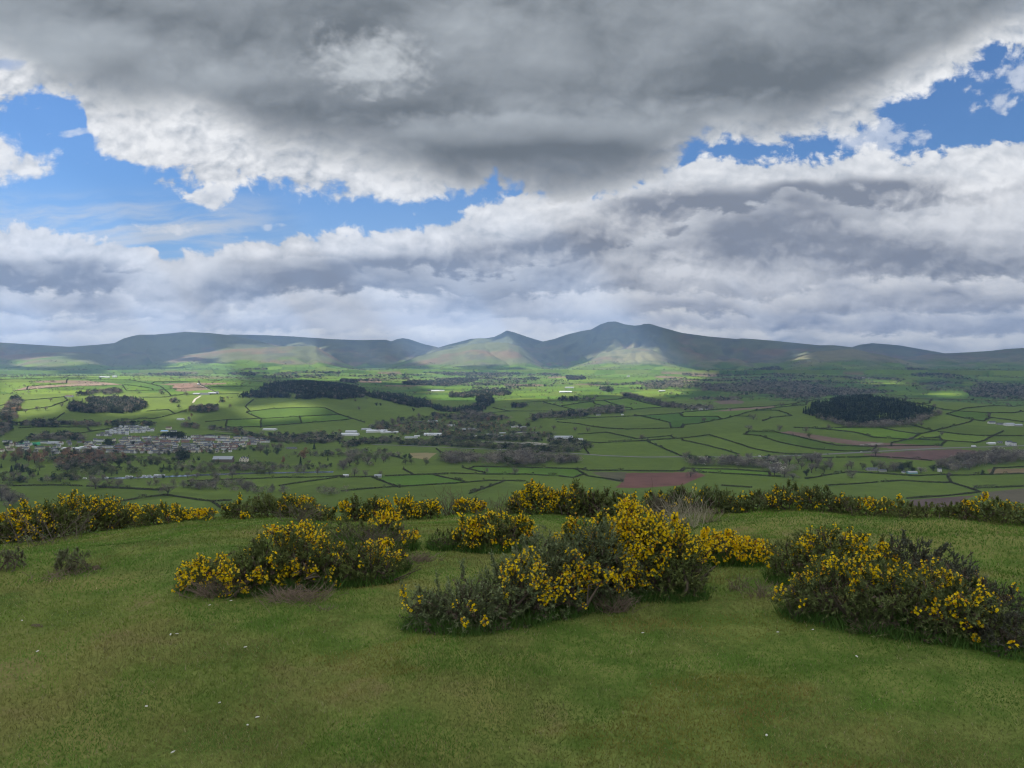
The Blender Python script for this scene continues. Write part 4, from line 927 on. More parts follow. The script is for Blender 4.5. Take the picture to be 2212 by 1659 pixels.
# far hedgerows with trees, uncountable
rg = np.random.default_rng(5)
n = 150000; rq = 3250 + 4700 * rg.random(n) ** .9; aq = R(-37) + R(74) * rg.random(n); hx = rq * np.sin(aq); hy = rq * np.cos(aq)
xr_ = hx * math.cos(rot) - hy * math.sin(rot); yr_ = hx * math.sin(rot) + hy * math.cos(rot)
a1_, a2_, _i = cells(xr_ + fbm(hx / 300., hy / 300., 2, 77) * 60, yr_ + fbm(hx / 300., hy / 300., 2, 78) * 60, 185., 3)
e_ = a2_ - a1_; hz_ = height(hx, hy)
ok = (e_ < .05) & (hz_ < 48)
pos_ = np.column_stack([hx, hy, hz_ - .6])[ok]
hh = np.where(rg.random(len(pos_)) < .2, rg.uniform(8, 15, len(pos_)), rg.uniform(2.8, 4.6, len(pos_)) * (1 + .5 * (rq[ok] > 4800)))
v, c_ = stamp(MICRO['bare'], pos_, hh, 1.5, rg)
big = np.repeat(hh > 6, len(v) // len(pos_)) if False else None
c_ = c_ * np.array([.50, .58, .46])
tag(link('far_hedgerows', np_mesh('far_hedgerows', v, quads=np.arange(len(v)).reshape(-1, 4), mats=(M_leaf,), color=c_)), 'dark hedgerows and hedge trees dividing the far fields', kind='stuff')
# scattered far trees, clumps
n = 9000; rq = 3000 + 4600 * rg.random(n); aq = R(-37) + R(74) * rg.random(n); hx = rq * np.sin(aq); hy = rq * np.cos(aq); hz_ = height(hx, hy)
ok = (fbm(hx / 420., hy / 420., 3, 92) + .6 * fbm(hx / 130., hy / 130., 2, 93) > .24) & (hz_ < 60)
v, c_ = stamp(MICRO['bare'], np.column_stack([hx, hy, hz_ - .6])[ok], rg.uniform(8, 15, ok.sum()), 1.3, rg)
tag(link('far_trees', np_mesh('far_trees', v, quads=np.arange(len(v)).reshape(-1, 4), mats=(M_leaf,), color=c_ * .8)), 'grey trees dotted over the far farmland', kind='stuff')
print('woods', cnts, len(pos_))

# ---------------------------------------------------------------- hedges
M_hedge = tinted('hedge_leaves', .9, .05, .1, .25, .6)
for (where, pts), ln in zip(HEDGES, LINES):
    if ln is None: continue
    d = np.diff(ln, axis=0); L_ = np.hypot(d[:, 0], d[:, 1]); tot = L_.sum(); cum = np.concatenate([[0], np.cumsum(L_)])
    step = 1.15 if tot < 700 else 1.6
    n = int(tot / step); s_ = (np.arange(n) + .5) * step
    px_ = np.interp(s_, cum, ln[:, 0]); py_ = np.interp(s_, cum, ln[:, 1])
    wob = fbm(s_ / 45., s_ * 0 + len(pts), 2, 61) * 2.2
    tx = np.gradient(px_); ty = np.gradient(py_); tl = np.hypot(tx, ty) + 1e-9; tx /= tl; ty /= tl
    px_ = px_ - ty * wob; py_ = py_ + tx * wob; pz_ = height(px_, py_)
    hg = 2.0 + 1.0 * fbm(s_ / 30., s_ * 0 + 3.3 + tot, 3, 62) + np.where(vnoise(s_ / 17., s_ * 0 + tot, 63) > .82, 3.2, 0)
    gapm = vnoise(s_ / 9., s_ * 0 + tot * 3.1, 64) > .06
    m_ = 14; rgh = np.random.default_rng(int(tot) + len(pts))
    o1 = rgh.normal(size=(n, m_)) * .95; o2 = rgh.random((n, m_)); o3 = (rgh.random((n, m_)) - .5) * step * 1.4
    cx = px_[:, None] - ty[:, None] * o1 + tx[:, None] * o3; cy = py_[:, None] + tx[:, None] * o1 + ty[:, None] * o3; cz = pz_[:, None] + o2 * hg[:, None]
    ctr = np.stack([cx, cy, cz], -1)[gapm].reshape(-1, 3)
    v = leaf_quads(ctr, np.array([0, 0, .3]), (.34 + .55 * rgh.random(len(ctr))), .8, rgh)
    tone_ = np.repeat(np.repeat((fbm(s_ / 25., s_ * 0 + tot, 2, 66) * .5 + .5)[gapm], m_), 4)[:, None]
    jit = np.repeat(.75 + .5 * rgh.random(len(ctr)), 4)[:, None]
    col_ = (np.array([.080, .100, .042]) * tone_ + np.array([.105, .092, .062]) * (1 - tone_)) * jit
    o = link('hedge', np_mesh('hedge', v, quads=np.arange(len(v)).reshape(-1, 4), mats=(M_hedge,), color=col_))
    mx_ = sum(p[0] for p in pts) / len(pts)
    kind_ = 'long dark field hedge' if tot > 330 else 'short dark field hedge'
    queue(o, mx_, kind_ + ' on the ' + where if 'middle of' not in where else kind_ + ' in the ' + where, 'hedge', 'field hedges')
# ---------------------------------------------------------------- gorse
M_shoot = tinted('gorse_shoots', .75, .25, .12, .2, 9.0)
M_flower = tinted('gorse_flowers', .6, .2, .35, .12, 30.0)
M_stem = plain('gorse_wood', (.115, .090, .066), .85, .25, 12.0, .1)
M_dead = tinted('dead_growth', .9, .05, .1, .2, 9.0)
def unit(a): return a / (np.linalg.norm(a, axis=-1, keepdims=True) + 1e-9)
def frame(d):
    r_ = np.where(np.abs(d[:, 2:3]) > .9, [[1., 0, 0]], [[0, 0, 1.]]); u_ = unit(np.cross(d, r_)); return u_, np.cross(d, u_)
def shoots(base, d, ln, nsp, sl, sw, col, rg):
    """spiny shoots: a thin stem and nsp spines each (all single triangles)"""
    n = len(base); u_, w_ = frame(d)
    t = (np.arange(nsp) + .5) / nsp
    t = t[None, :] * .85 + .15 + (rg.random((n, nsp)) - .5) * .1
    an = rg.random((n, nsp)) * 6.283
    rad = np.cos(an)[..., None] * u_[:, None] + np.sin(an)[..., None] * w_[:, None]
    c = base[:, None] + d[:, None] * (t * ln[:, None])[..., None]
    out = unit(rad * 1.0 + d[:, None] * (.45 + .7 * t[..., None]) + rg.normal(size=(n, nsp, 3)) * .18)
    side = unit(np.cross(out, d[:, None] + rg.normal(size=(n, nsp, 3)) * .5))
    L_ = (sl * (1.15 - .5 * t) * (.7 + .6 * rg.random((n, nsp))))[..., None]
    W_ = sw * (.8 + .4 * rg.random((n, nsp)))[..., None]
    v = np.stack([c + side * W_, c + out * L_, c - side * W_], 2).reshape(-1, 3)
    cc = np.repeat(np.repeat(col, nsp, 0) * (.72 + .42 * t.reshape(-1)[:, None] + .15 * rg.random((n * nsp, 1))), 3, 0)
    # stem
    tip = base + d * ln[:, None]; s_ = u_ * sw * .9
    v2 = np.stack([base + s_, tip, base - s_], 1).reshape(-1, 3); c2_ = np.repeat(col * .7, 3, 0)
    return np.concatenate([v, v2]), np.concatenate([cc, c2_])
def bush(label, lobes, flower=.5, fth=.0, green=(.080, .106, .026), tipc=(.165, .188, .058), r=None, name='gorse_bush', group='gorse bushes on the hilltop', fcol=(.98, .73, .006), depth=.75, dead=.18, seed=0, spread=1.0, ftop=.30, dens=1.0, wild=.12):
    rg = np.random.default_rng(1000 + seed + len(label))
    cen = []; sem = []; gz = []
    for X, bY, tY, hw in lobes:
        if r is None:
            g = ground(X, min(bY, 1640), rmin=2.0, rmax=40.); r0 = g[3] if g else 14.
        else: r0 = r if np.isscalar(r) else r[len(cen)]
        a_, f_, z_ = ray(X, bY); az_ = math.atan2(a_, f_); px_m = r0 / math.cos(az_) / F * K * math.cos(az_)
        a = hw * K / F * r0 * 1.0; dd = max(.18, a * depth if r is None else min(a * depth, .8))
        rc = r0 + dd * (.88 if r0 > 7.2 else .66) if r is None else r0
        x = rc * math.sin(az_); y = rc * math.cos(az_); z0 = float(height(x, y))
        at_, ft_, zt_ = ray(X, tY); ztop = zt_ / math.hypot(at_, ft_) * rc
        h = max(.18, ztop - z0 - .05)
        cen.append((x, y, z0 + h * .36)); sem.append((a, dd, h * .64)); gz.append(z0)
    cen = np.array(cen); sem = np.array(sem); N = len(cen)
    sem = sem * np.where(np.hypot(cen[:, :1], cen[:, 1:2]) > 8, [[.88, .9, .86]], [[.97, 1, .95]])
    R_ = np.hypot(cen[:, 0], cen[:, 1]); s = max(1.0, (R_.mean() / 5.2)) ** .8
    B = []; D = []; inner = []; ZR = []
    zmin = min(gz); zmax = (cen[:, 2] + sem[:, 2]).max()
    for i in range(N):
        a, b_, c_ = sem[i]; area = 2.6 * math.pi * ((a * b_) ** 1.6 / 3 + (a * c_) ** 1.6 / 3 + (b_ * c_) ** 1.6 / 3) ** (1 / 1.6)
        n = int(min(8000, area / (.036 * s) ** 2 * 1.5 * dens * (1.0 if s < 1.5 else 1.9)))
        dr = unit(rg.normal(size=(n * 2, 3))); dr = dr[dr[:, 2] > -.55][:n]; n = len(dr)
        lump = 1 + .20 * fbm(dr[:, 0] * 2.6 + i * 3.1, dr[:, 1] * 2.6 + dr[:, 2] * 2.9 + seed, 3, 500 + seed) + .85 * (vnoise(dr[:, 0] * 4.4 + i * 2.3 + dr[:, 1] * 2.2, dr[:, 2] * 4.4 + dr[:, 1] * 3.4 + seed, 520 + seed) - .5) * .62
        inn = rg.random(n) < .33
        rad = np.where(inn, .35 + .5 * rg.random(n), .88 + .14 * rg.random(n)) * lump
        ca = math.atan2(cen[i, 0], cen[i, 1]); ex = np.array([math.cos(ca), -math.sin(ca), 0]); ey = np.array([math.sin(ca), math.cos(ca), 0])
        p = cen[i] + (dr[:, :1] * a * ex + dr[:, 1:2] * b_ * ey) * rad[:, None] + np.array([0, 0, 1.]) * (dr[:, 2:] * c_ * rad[:, None])
        nm = unit(dr[:, :1] / a * ex + dr[:, 1:2] / b_ * ey + np.array([0, 0, 1.]) * (dr[:, 2:] / c_))
        keep = (p[:, 2] > height(p[:, 0], p[:, 1]) - .02)
        for j in range(N):
            if j == i: continue
            ca2 = math.atan2(cen[j, 0], cen[j, 1]); q = p - cen[j]
            e = ((q[:, 0] * math.cos(ca2) - q[:, 1] * math.sin(ca2)) / sem[j, 0]) ** 2 + ((q[:, 0] * math.sin(ca2) + q[:, 1] * math.cos(ca2)) / sem[j, 1]) ** 2 + (q[:, 2] / sem[j, 2]) ** 2
            keep &= ~((e < .62) & ~inn) & ~((e < .35))
        p = p[keep]; nm = nm[keep]; B.append(p); inner.append(inn[keep])
        D.append(unit(nm * .85 + np.array([0, 0, .38]) + rg.normal(size=p.shape) * .46))
    B = np.concatenate(B); D = np.concatenate(D); inner = np.concatenate(inner)
    # long leader shoots that break the outline
    cand = np.nonzero((D[:, 2] > .55) & ~inner)[0]
    if len(cand):
        nl = int((5 * N + 3) * (1 if wild < .2 else 2)); pk = rg.choice(cand, nl); Ld = (.04 + .12 * rg.random(nl) ** 2.2) * s ** .35 * min(1., sem[:, 2].max() / .4)
        ld = unit(np.array([0, 0, 1.]) + .6 * D[pk] + rg.normal(size=(nl, 3)) * .15); k_ = 7
        tt = np.tile(np.linspace(.1, 1, k_), nl); Lr = np.repeat(ld, k_, 0); ra = unit(rg.normal(size=(nl * k_, 3)))
        B = np.concatenate([B, np.repeat(B[pk], k_, 0) + Lr * (tt * np.repeat(Ld, k_))[:, None]]); D = np.concatenate([D, unit(Lr + ra * .55)]); inner = np.concatenate([inner, np.zeros(nl * k_, bool)])
    n = len(B)
    zr = (B[:, 2] - zmin) / (zmax - zmin)
    ln = (.065 + .055 * rg.random(n)) * s ** .75; ln *= np.where(rg.random(n) > .95, 1.7, 1) * min(1., sem[:, 2].max() / .30)
    ctn = vnoise(B[:, 0] * 6 + 9, B[:, 1] * 6 + B[:, 2] * 7, 540 + seed)
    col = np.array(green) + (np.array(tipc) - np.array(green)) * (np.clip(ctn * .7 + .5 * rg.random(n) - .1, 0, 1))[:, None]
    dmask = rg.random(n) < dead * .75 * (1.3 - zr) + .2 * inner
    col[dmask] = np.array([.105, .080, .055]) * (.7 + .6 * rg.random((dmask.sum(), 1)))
    base = B - D * ln[:, None] * .6
    nsp = 15 if s < 1.4 else (11 if s < 2.0 else 9)
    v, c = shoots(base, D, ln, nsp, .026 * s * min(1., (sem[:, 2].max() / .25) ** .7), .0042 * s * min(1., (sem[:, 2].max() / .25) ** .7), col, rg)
    o0 = np.array([cen[:, 0].mean(), cen[:, 1].mean(), float(height(cen[:, 0].mean(), cen[:, 1].mean()))])
    root = link(name, None); root.location = o0
    tag(root, label, 'bush', group)
    link('foliage', np_mesh('foliage', v - o0, tris=np.arange(len(v)).reshape(-1, 3), mats=(M_shoot,), color=c), root)
    # flowers
    if flower > 0:
        patch = fbm(B[:, 0] * 2.1 + seed, B[:, 1] * 2.1 + B[:, 2] * 2.4, 3, 560 + seed) + .45 * fbm(B[:, 0] * 7, B[:, 1] * 7 + B[:, 2] * 7, 2, 570)
        patch = patch + .55 * (vnoise(B[:, 0] * 4.2 + 3, B[:, 1] * 4.2 + B[:, 2] * 5.5, 580 + seed) - .5)
        pr = (.88 if s < 1.5 else .66) * sstep(fth - .10, fth + .34, patch) * sstep(ftop - .22, ftop + .22, zr + .1 * patch) * flower
        m = (rg.random(n) < pr) & ~inner
        fb = base[m]; fd = D[m]; fl = ln[m]; k = 10 if s < 1.5 else 7
        if m.sum():
            t = .25 + .8 * rg.random((len(fb), k)); an = rg.random((len(fb), k)) * 6.283; u_, w_ = frame(fd)
            rad = np.cos(an)[..., None] * u_[:, None] + np.sin(an)[..., None] * w_[:, None]
            c0 = (fb[:, None] + fd[:, None] * (t * fl[:, None])[..., None] + rad * .010 * s).reshape(-1, 3)
            fdn = unit(rad + .5 * fd[:, None]).reshape(-1, 3); sz = (.0088 * s ** .75) * (.7 + .6 * rg.random(len(c0)))
            keep = rg.random(len(c0)) < .85; c0 = c0[keep]; fdn = fdn[keep]; sz = sz[keep]
            # banner, wings, keel
            u2, w2 = frame(fdn); s2 = sz[:, None]; up = unit(w2 * .8 + fdn * .6)
            q1 = np.stack([c0, c0 + up * s2 * .9 + u2 * s2, c0 + up * s2 * 2.0, c0 + up * s2 * .9 - u2 * s2], 1)
            kee = unit(fdn + .15 * w2)
            q2 = np.stack([c0, c0 + kee * s2 * .9 + u2 * s2 * .7, c0 + kee * s2 * 1.7, c0 + kee * s2 * .9 - u2 * s2 * .7], 1)
            q3 = np.stack([c0, c0 + kee * s2 * .9 + w2 * s2 * .6, c0 + kee * s2 * 1.7, c0 + kee * s2 * .9 - w2 * s2 * .6], 1)
            fv = np.concatenate([q1.reshape(-1, 3), q2.reshape(-1, 3), q3.reshape(-1, 3)])
            br = rg.random(len(c0)); fc = np.array(fcol) * (.78 + .3 * br)[:, None] * np.array([1, 1, 1]); fc[br > .82] = np.array([.90, .70, .06]); fc[br < .10] = np.array([.62, .33, .02])
            fc = np.repeat(fc, 4, 0); fc = np.concatenate([fc, fc, fc * [.97, .93, 1]])
            link('flowers', np_mesh('flowers', fv - o0, quads=np.arange(len(fv)).reshape(-1, 4), mats=(M_flower,), color=np.clip(fc, 0, .95)), root)
    # woody stems
    parts = []
    for i in range(N):
        for k in range(5):
            e = cen[i] + np.array([rg.normal() * sem[i, 0] * .5, rg.normal() * sem[i, 1] * .5, sem[i, 2] * (.05 + .45 * rg.random())])
            st = np.array([cen[i, 0] + rg.normal() * .08, cen[i, 1] + rg.normal() * .08, gz[i] - .03]); md = (st + e) / 2 + rg.normal(size=3) * .05
            ks = min(1., sem[i, 2] / .3); parts.append(tube([st, md, e], [.016 * ks, .011 * ks, .004 * ks], 5))
            for _ in range(2): parts.append(tube([md, md + (e - md) * .5 + rg.normal(size=3) * .04 * min(1., sem[i].mean() / .3), e + rg.normal(size=3) * .07 * sem[i].mean()], [.008 * ks, .006 * ks, .002 * ks], 4))
    tv, tq = join(parts)
    link('stems', np_mesh('stems', tv - o0, quads=tq, mats=(M_stem,), smooth=True), root)
    return root, cen, sem, gz
BUSH = []
def B_(*a, **k): BUSH.append(bush(*a, **k))
# the near group
B_('low grey-green gorse bush with few flowers, sprawling from the middle of the foreground turf', [(930, 1362, 1262, 62), (1010, 1368, 1236, 90), (1110, 1352, 1190, 90), (1190, 1335, 1130, 85), (1280, 1318, 1120, 85), (1340, 1300, 1170, 60)], flower=.62, fth=.0, green=(.085, .110, .044), tipc=(.205, .232, .110), dead=.16, seed=1, ftop=.32)
B_('tallest gorse bush in dense yellow flower, behind the low grey-green one', [(1240, 1290, 1118, 60), (1310, 1290, 1088, 70), (1400, 1290, 1094, 92), (1462, 1292, 1128, 66), (1350, 1272, 1080, 60), (1430, 1296, 1190, 80)], flower=1.0, fth=-.42, green=(.078, .104, .026), tipc=(.165, .186, .058), dead=.14, seed=2, ftop=.36)
B_('broad flowering gorse bush standing alone on the turf left of centre', [(455, 1275, 1195, 60), (540, 1285, 1170, 80), (610, 1270, 1128, 75), (690, 1275, 1150, 90), (780, 1265, 1165, 80), (840, 1240, 1160, 45), (660, 1240, 1118, 60)], flower=.72, fth=-.12, dead=.25, seed=3, ftop=.25)
B_('large dark gorse bush with scattered flowers, in front at the right', [(1760, 1340, 1225, 70), (1830, 1355, 1190, 95), (1930, 1375, 1205, 100), (2030, 1385, 1215, 95), (2110, 1395, 1262, 70)], flower=.45, fth=.0, green=(.074, .100, .028), tipc=(.165, .190, .066), dead=.2, seed=4, ftop=.36)
B_('rounded gorse bush with yellow top, left behind the large dark one', [(1720, 1262, 1160, 58), (1790, 1265, 1126, 75), (1860, 1255, 1145, 62)], flower=.6, fth=-.05, seed=5, ftop=.3, dead=.15)
B_('dark flowerless gorse bush, right behind the large dark one', [(1960, 1262, 1150, 62), (2040, 1285, 1175, 62), (2085, 1310, 1215, 45)], flower=.06, fth=.2, seed=6, green=(.062, .070, .045), tipc=(.10, .105, .07), dead=.3)
B_('straggling half-dead gorse at the far right edge, below the large dark bush', [(2140, 1400, 1285, 52), (2190, 1420, 1310, 60), (2160, 1345, 1240, 50)], flower=.10, fth=.1, seed=7, green=(.060, .064, .042), tipc=(.095, .095, .066), dead=.4)
B_('medium gorse bush thick with small flowers, right of the tallest bush', [(1500, 1222, 1150, 55), (1560, 1222, 1138, 62), (1630, 1222, 1150, 50)], flower=.95, fth=-.30, seed=8, ftop=.3, dead=.2)
B_('rounded gorse bush covered in flowers, between the foreground and the brow', [(1020, 1194, 1112, 38), (1075, 1196, 1094, 58), (1125, 1190, 1115, 36)], flower=.9, fth=-.32, seed=9, ftop=.25, dead=.25)
B_('small dark flowerless gorse bush beside the rounded flowering one', [(958, 1190, 1146, 34), (985, 1188, 1155, 22)], flower=.03, fth=.3, seed=10, dead=.35)
B_('upright gorse bush with orange-yellow flowers on its right flank, left of centre', [(790, 1190, 1120, 55), (865, 1192, 1125, 38), (735, 1180, 1105, 40), (830, 1165, 1095, 45)], flower=.55, fth=.0, seed=11, dead=.32, ftop=.3)
# the row along the brow
B_('long gorse bank with heavy yellow bloom at the left edge of the brow', [(10, 1172, 1112, 55), (70, 1168, 1085, 62), (140, 1158, 1072, 68), (205, 1148, 1068, 60), (255, 1140, 1085, 40)], flower=.8, fth=-.15, seed=12, dead=.12)
B_('gorse mound with bright bloom, right end of the left bank', [(285, 1142, 1086, 40), (335, 1136, 1080, 46), (378, 1130, 1098, 30)], flower=.95, fth=-.3, seed=13, dead=.1)
B_('tiny gorse bush peeping over the turf brow', [(415, 1124, 1108, 22), (445, 1123, 1110, 20)], flower=.9, fth=-.3, seed=14, r=13.2)
B_('wide dark gorse bush with flowers along its crown, left on the brow', [(512, 1121, 1072, 36), (570, 1120, 1060, 50), (640, 1120, 1062, 50), (695, 1128, 1085, 32)], flower=.6, fth=-.1, seed=15, dead=.08, ftop=.42)
B_('ragged gorse bush with a flowering left side, on the brow behind the lone bush', [(765, 1128, 1072, 32), (815, 1126, 1064, 38)], flower=.8, fth=-.1, seed=16, dead=.25)
B_('compact gorse bush capped with bright flowers, on the brow left of centre', [(880, 1124, 1066, 32), (925, 1122, 1070, 30)], flower=1.0, fth=-.35, seed=17, dead=.1, ftop=.4)
B_('small leggy gorse bush with a flowering top, on the brow at centre', [(1005, 1112, 1072, 26), (1030, 1110, 1070, 20)], flower=.9, fth=-.2, seed=18, dead=.3, ftop=.45)
B_('tall flowering gorse bush on the brow, left of the dense flowering bush', [(1120, 1110, 1056, 26), (1165, 1112, 1036, 45), (1212, 1112, 1050, 30)], flower=1.0, fth=-.35, seed=19, dead=.15, ftop=.3)
B_('gorse bush with one tall flowering spire, on the brow behind the dense flowering bush', [(1245, 1118, 1048, 24), (1290, 1120, 1052, 40), (1345, 1122, 1065, 40), (1242, 1112, 1030, 10)], flower=.75, fth=-.15, seed=20, dead=.3, ftop=.45)
B_('green gorse bush with hardly any flowers, on the brow right of centre', [(1415, 1112, 1058, 36), (1480, 1112, 1045, 48), (1545, 1112, 1046, 45), (1595, 1110, 1070, 28)], flower=.22, fth=.05, seed=21, green=(.058, .084, .034), dead=.1)
B_('long gorse bush with a flowering crest, on the brow at the right', [(1640, 1104, 1052, 36), (1700, 1104, 1040, 48), (1765, 1106, 1044, 45), (1820, 1110, 1058, 32)], flower=.55, fth=-.05, seed=22, green=(.062, .084, .034), dead=.15, ftop=.42)
B_('gorse bush flowering on its right side, second from the right end of the brow', [(1860, 1116, 1066, 36), (1915, 1118, 1066, 42), (1965, 1122, 1082, 32)], flower=.6, fth=-.05, seed=23, dead=.2)
B_('low dark gorse bush linking two taller ones near the right end of the brow', [(2005, 1120, 1086, 30), (2045, 1120, 1088, 26)], flower=.15, fth=.1, seed=24, dead=.2)
B_('wide dark gorse bush at the right end of the brow', [(2080, 1124, 1076, 36), (2135, 1130, 1066, 45), (2195, 1136, 1078, 45), (2240, 1142, 1090, 40)], flower=.4, fth=.0, seed=25, dead=.15)
# low scrub on the left turf
B_('low leafless scrub tuft at the left edge of the turf', [(2, 1240, 1220, 26), (34, 1238, 1227, 20)], flower=0, seed=26, name='scrub_tuft', group='scrub tufts on the turf', green=(.13, .125, .07), tipc=(.17, .165, .10), dead=.5)
B_('low scrub tuft with a few green shoots, beside the dark clod', [(135, 1240, 1229, 16), (172, 1240, 1222, 20)], flower=0, seed=27, name='scrub_tuft', group='scrub tufts on the turf', green=(.13, .135, .065), tipc=(.17, .185, .09), dead=.4)

# bare shrubs, dead grass, dead bracken
def spray(name, label, cat, group, X, Y, hpx, wpx, n, col, thick=.0018, lean=.5, rr_=None, branch=2):
    g = ground(X, Y, rmin=2., rmax=40.) if rr_ is None else None
    r0 = g[3] if g else (rr_ or 13.); a_, f_, z_ = ray(X, Y); az_ = math.atan2(a_, f_)
    o0 = np.array([r0 * math.sin(az_), r0 * math.cos(az_), 0]); o0[2] = float(height(o0[0], o0[1]))
    hh = hpx * K / F * r0; ww = wpx * K / F * r0 / 2; rg = np.random.default_rng(int(X * 7 + Y)); parts = []; th = thick * max(1, r0 / 6)
    for i in range(n):
        b = np.array([rg.normal() * ww * .45, rg.normal() * ww * .3, -.01]); e = b + np.array([np.clip(rg.normal() * ww * lean, -hh, hh), np.clip(rg.normal() * ww * lean * .6, -hh, hh), hh * (.5 + .5 * rg.random())]); m = (b + e) / 2 + rg.normal(size=3) * hh * .08
        parts.append(tube([b, m, e], [th, th * .8, th * .3], 3))
        for _ in range(branch):
            s0 = m + (e - m) * rg.random(); e2 = s0 + (e - b) * .3 + rg.normal(size=3) * hh * .16; parts.append(tube([s0, (s0 + e2) / 2 + rg.normal(size=3) * hh * .03, e2], [th * .6, th * .5, th * .25], 3))
    v, q = join(parts); ok = v[:, 2] > -.03
    c = np.array(col) * (.7 + .6 * np.repeat(rg.random(len(v) // 9 + 1), 9)[:len(v)])[:, None]
    o = link(name, np_mesh(name, v, quads=q, mats=(M_dead,), color=c)); o.location = o0
    return tag(o, label, cat, group)
for X, Y, h, w_, n, lab_ in ((805, 1195, 60, 110, 60, 'bare twiggy shrub between the lone gorse bush and the brow'), (975, 1112, 52, 70, 46, 'bare brown shrub on the brow left of the centre'), (1075, 1112, 38, 60, 40, 'low bare shrub on the brow beside the tall flowering gorse'), (640, 1128, 40, 90, 40, 'bare shrub at the foot of the wide dark gorse'), (1425, 1118, 50, 60, 46, 'bare brown shrub right of the flowering spire'), (100, 1100, 60, 200, 40, 'thin bare shrub rising behind the left gorse bank')):
    spray('bare_shrub', lab_, 'shrub', 'bare shrubs among the gorse', X, Y, h, w_, n, (.14, .115, .09), .0022, .6)
spray('dead_grass_clump', 'tall pale clump of dead grass behind the dense flowering gorse', 'grass clump', None, 1475, 1140, 66, 90, 120, (.40, .35, .26), .0018, .55, branch=1)
spray('dead_grass_clump', 'short straw-coloured dead grass at the right of the tallest gorse', 'grass clump', None, 1530, 1128, 34, 50, 50, (.34, .29, .20), .0018, .55, branch=1)
for X, Y, h, w_, n, lab_ in ((470, 1285, 34, 110, 90, 'brown dead bracken at the left foot of the lone gorse bush'), (640, 1295, 26, 160, 90, 'tangle of grey dead stalks in front of the lone gorse bush'), (1330, 1320, 34, 70, 60, 'grey-brown dead stalks under the low grey-green gorse'), (1170, 1320, 26, 50, 40, 'curled brown dead bracken in the low grey-green gorse'), (1060, 1362, 22, 60, 44, 'brown dead stalks at the front of the low grey-green gorse'), (1790, 1335, 52, 60, 50, 'tall dead brown stalks in front of the large dark gorse'), (1880, 1365, 30, 60, 40, 'dead twigs at the foot of the large dark gorse'), (905, 1212, 16, 90, 60, 'flattened brown bracken beside the small dark gorse'), (1640, 1290, 36, 60, 22, 'thin dry stalks on the turf left of the large dark gorse'), (1590, 1275, 30, 40, 12, 'few dry stems on the turf path between the bushes'), (150, 1243, 10, 120, 50, 'low dead bracken strip on the left turf'), (705, 1318, 14, 30, 8, 'single dry sprig on the turf below the lone gorse')):
    spray('dead_bracken', lab_, 'dead plant', 'dead stalks and bracken round the gorse', X, Y, h, w_, n * 2, (.20, .150, .11), .0021, .8)

# ---------------------------------------------------------------- turf blades (stuff)
M_grass = tinted('grass_blades', .8, .15, .2, .12, 6.0)
rg = np.random.default_rng(11)
def blades(n, r0, r1, pw, hgt, wid, name, label, x_=None, lift=0., cols=None, lean=.8):
    if x_ is None:
        r_ = (r0 ** (1 - pw) + rg.random(n) * (r1 ** (1 - pw) - r0 ** (1 - pw))) ** (1 / (1 - pw)); a_ = (rg.random(n) - .5) * R(86)
        x = r_ * np.sin(a_); y = r_ * np.cos(a_)
    else: x, y = x_; r_ = np.hypot(x, y); n = len(x)
    z = height(x, y) - .003 + lift
    k = np.maximum(1, r_ / 4.2)
    hv_ = hgt * (.55 + .9 * rg.random(n)) * k ** .55 * (.75 + .7 * vnoise(x * 2.2, y * 2.2, 701)); wv = wid * (.7 + .6 * rg.random(n)) * k ** .95
    ld = rg.random(n) * 6.283; lm = lean * hv_ * (.3 + .9 * rg.random(n))
    tip = np.stack([x + np.cos(ld) * lm, y + np.sin(ld) * lm, z + hv_ * .8], -1); pd = rg.random(n) * 3.1416
    sx_ = np.cos(pd) * wv; sy_ = np.sin(pd) * wv
    v = np.stack([np.stack([x - sx_, y - sy_, z], -1), np.stack([x + sx_, y + sy_, z], -1), tip], 1).reshape(-1, 3)
    if cols is None:
        p1 = fbm(x / 1.3, y / 1.3, 4, 711); p2 = fbm(x / .38, y / .38, 4, 713); p3 = fbm(x / 3.5 + 4, y / 3.5, 3, 715); jt = rg.random(n)
        c = np.array([.112, .205, .032]) + np.zeros((n, 3))
        w1 = sstep(-.10, .30, p2 * .6 + p3 * .5)[:, None]; c = c * (1 - w1) + np.array([.150, .212, .048]) * w1
        w2 = sstep(-.05, .35, p1 + .35 * p2)[:, None]; c = c * (1 - w2 * .6) + np.array([.205, .225, .055]) * w2 * .6
        w3 = (sstep(.05, .42, p1 * .4 + p2 + .22 * (x > -.5)) * (r_ < 9))[:, None]; c = c * (1 - w3 * .45) + np.array([.220, .175, .075]) * w3 * .45
        w4 = sstep(.0, .5, -p1 + .4 * p3)[:, None]; c = c * (1 - w4 * .5) + np.array([.075, .138, .026]) * w4 * .5
        w5 = (sstep(.12, .34, fbm(x / .8 + 11, y / .55, 4, 723) - .12 + .10 * (x > -1) ) * sstep(8.5, 4.5, r_))[:, None]; c = c * (1 - w5 * .6) + np.array([.22, .150, .040]) * w5 * .6
        st_ = jt > .95; c[st_] = np.array([.30, .26, .14]) * (.6 + .6 * rg.random((st_.sum(), 1)))
    else: c = np.array(cols) + np.zeros((n, 3))
    c = c * (.87 + .26 * rg.random((n, 1))) * (1 + .30 * fbm(x / .9 + 7, y / .6, 3, 719))[:, None]
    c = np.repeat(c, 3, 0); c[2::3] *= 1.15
    return tag(link(name, np_mesh(name, v, tris=np.arange(3 * n).reshape(-1, 3), mats=(M_grass,), color=np.clip(c, 0, .6))), label, kind='stuff')
blades(560000, 2.7, 20., 1.30, .0165, .0022, 'grass', 'short grazed grass of the hilltop, green mixed with straw and moss')
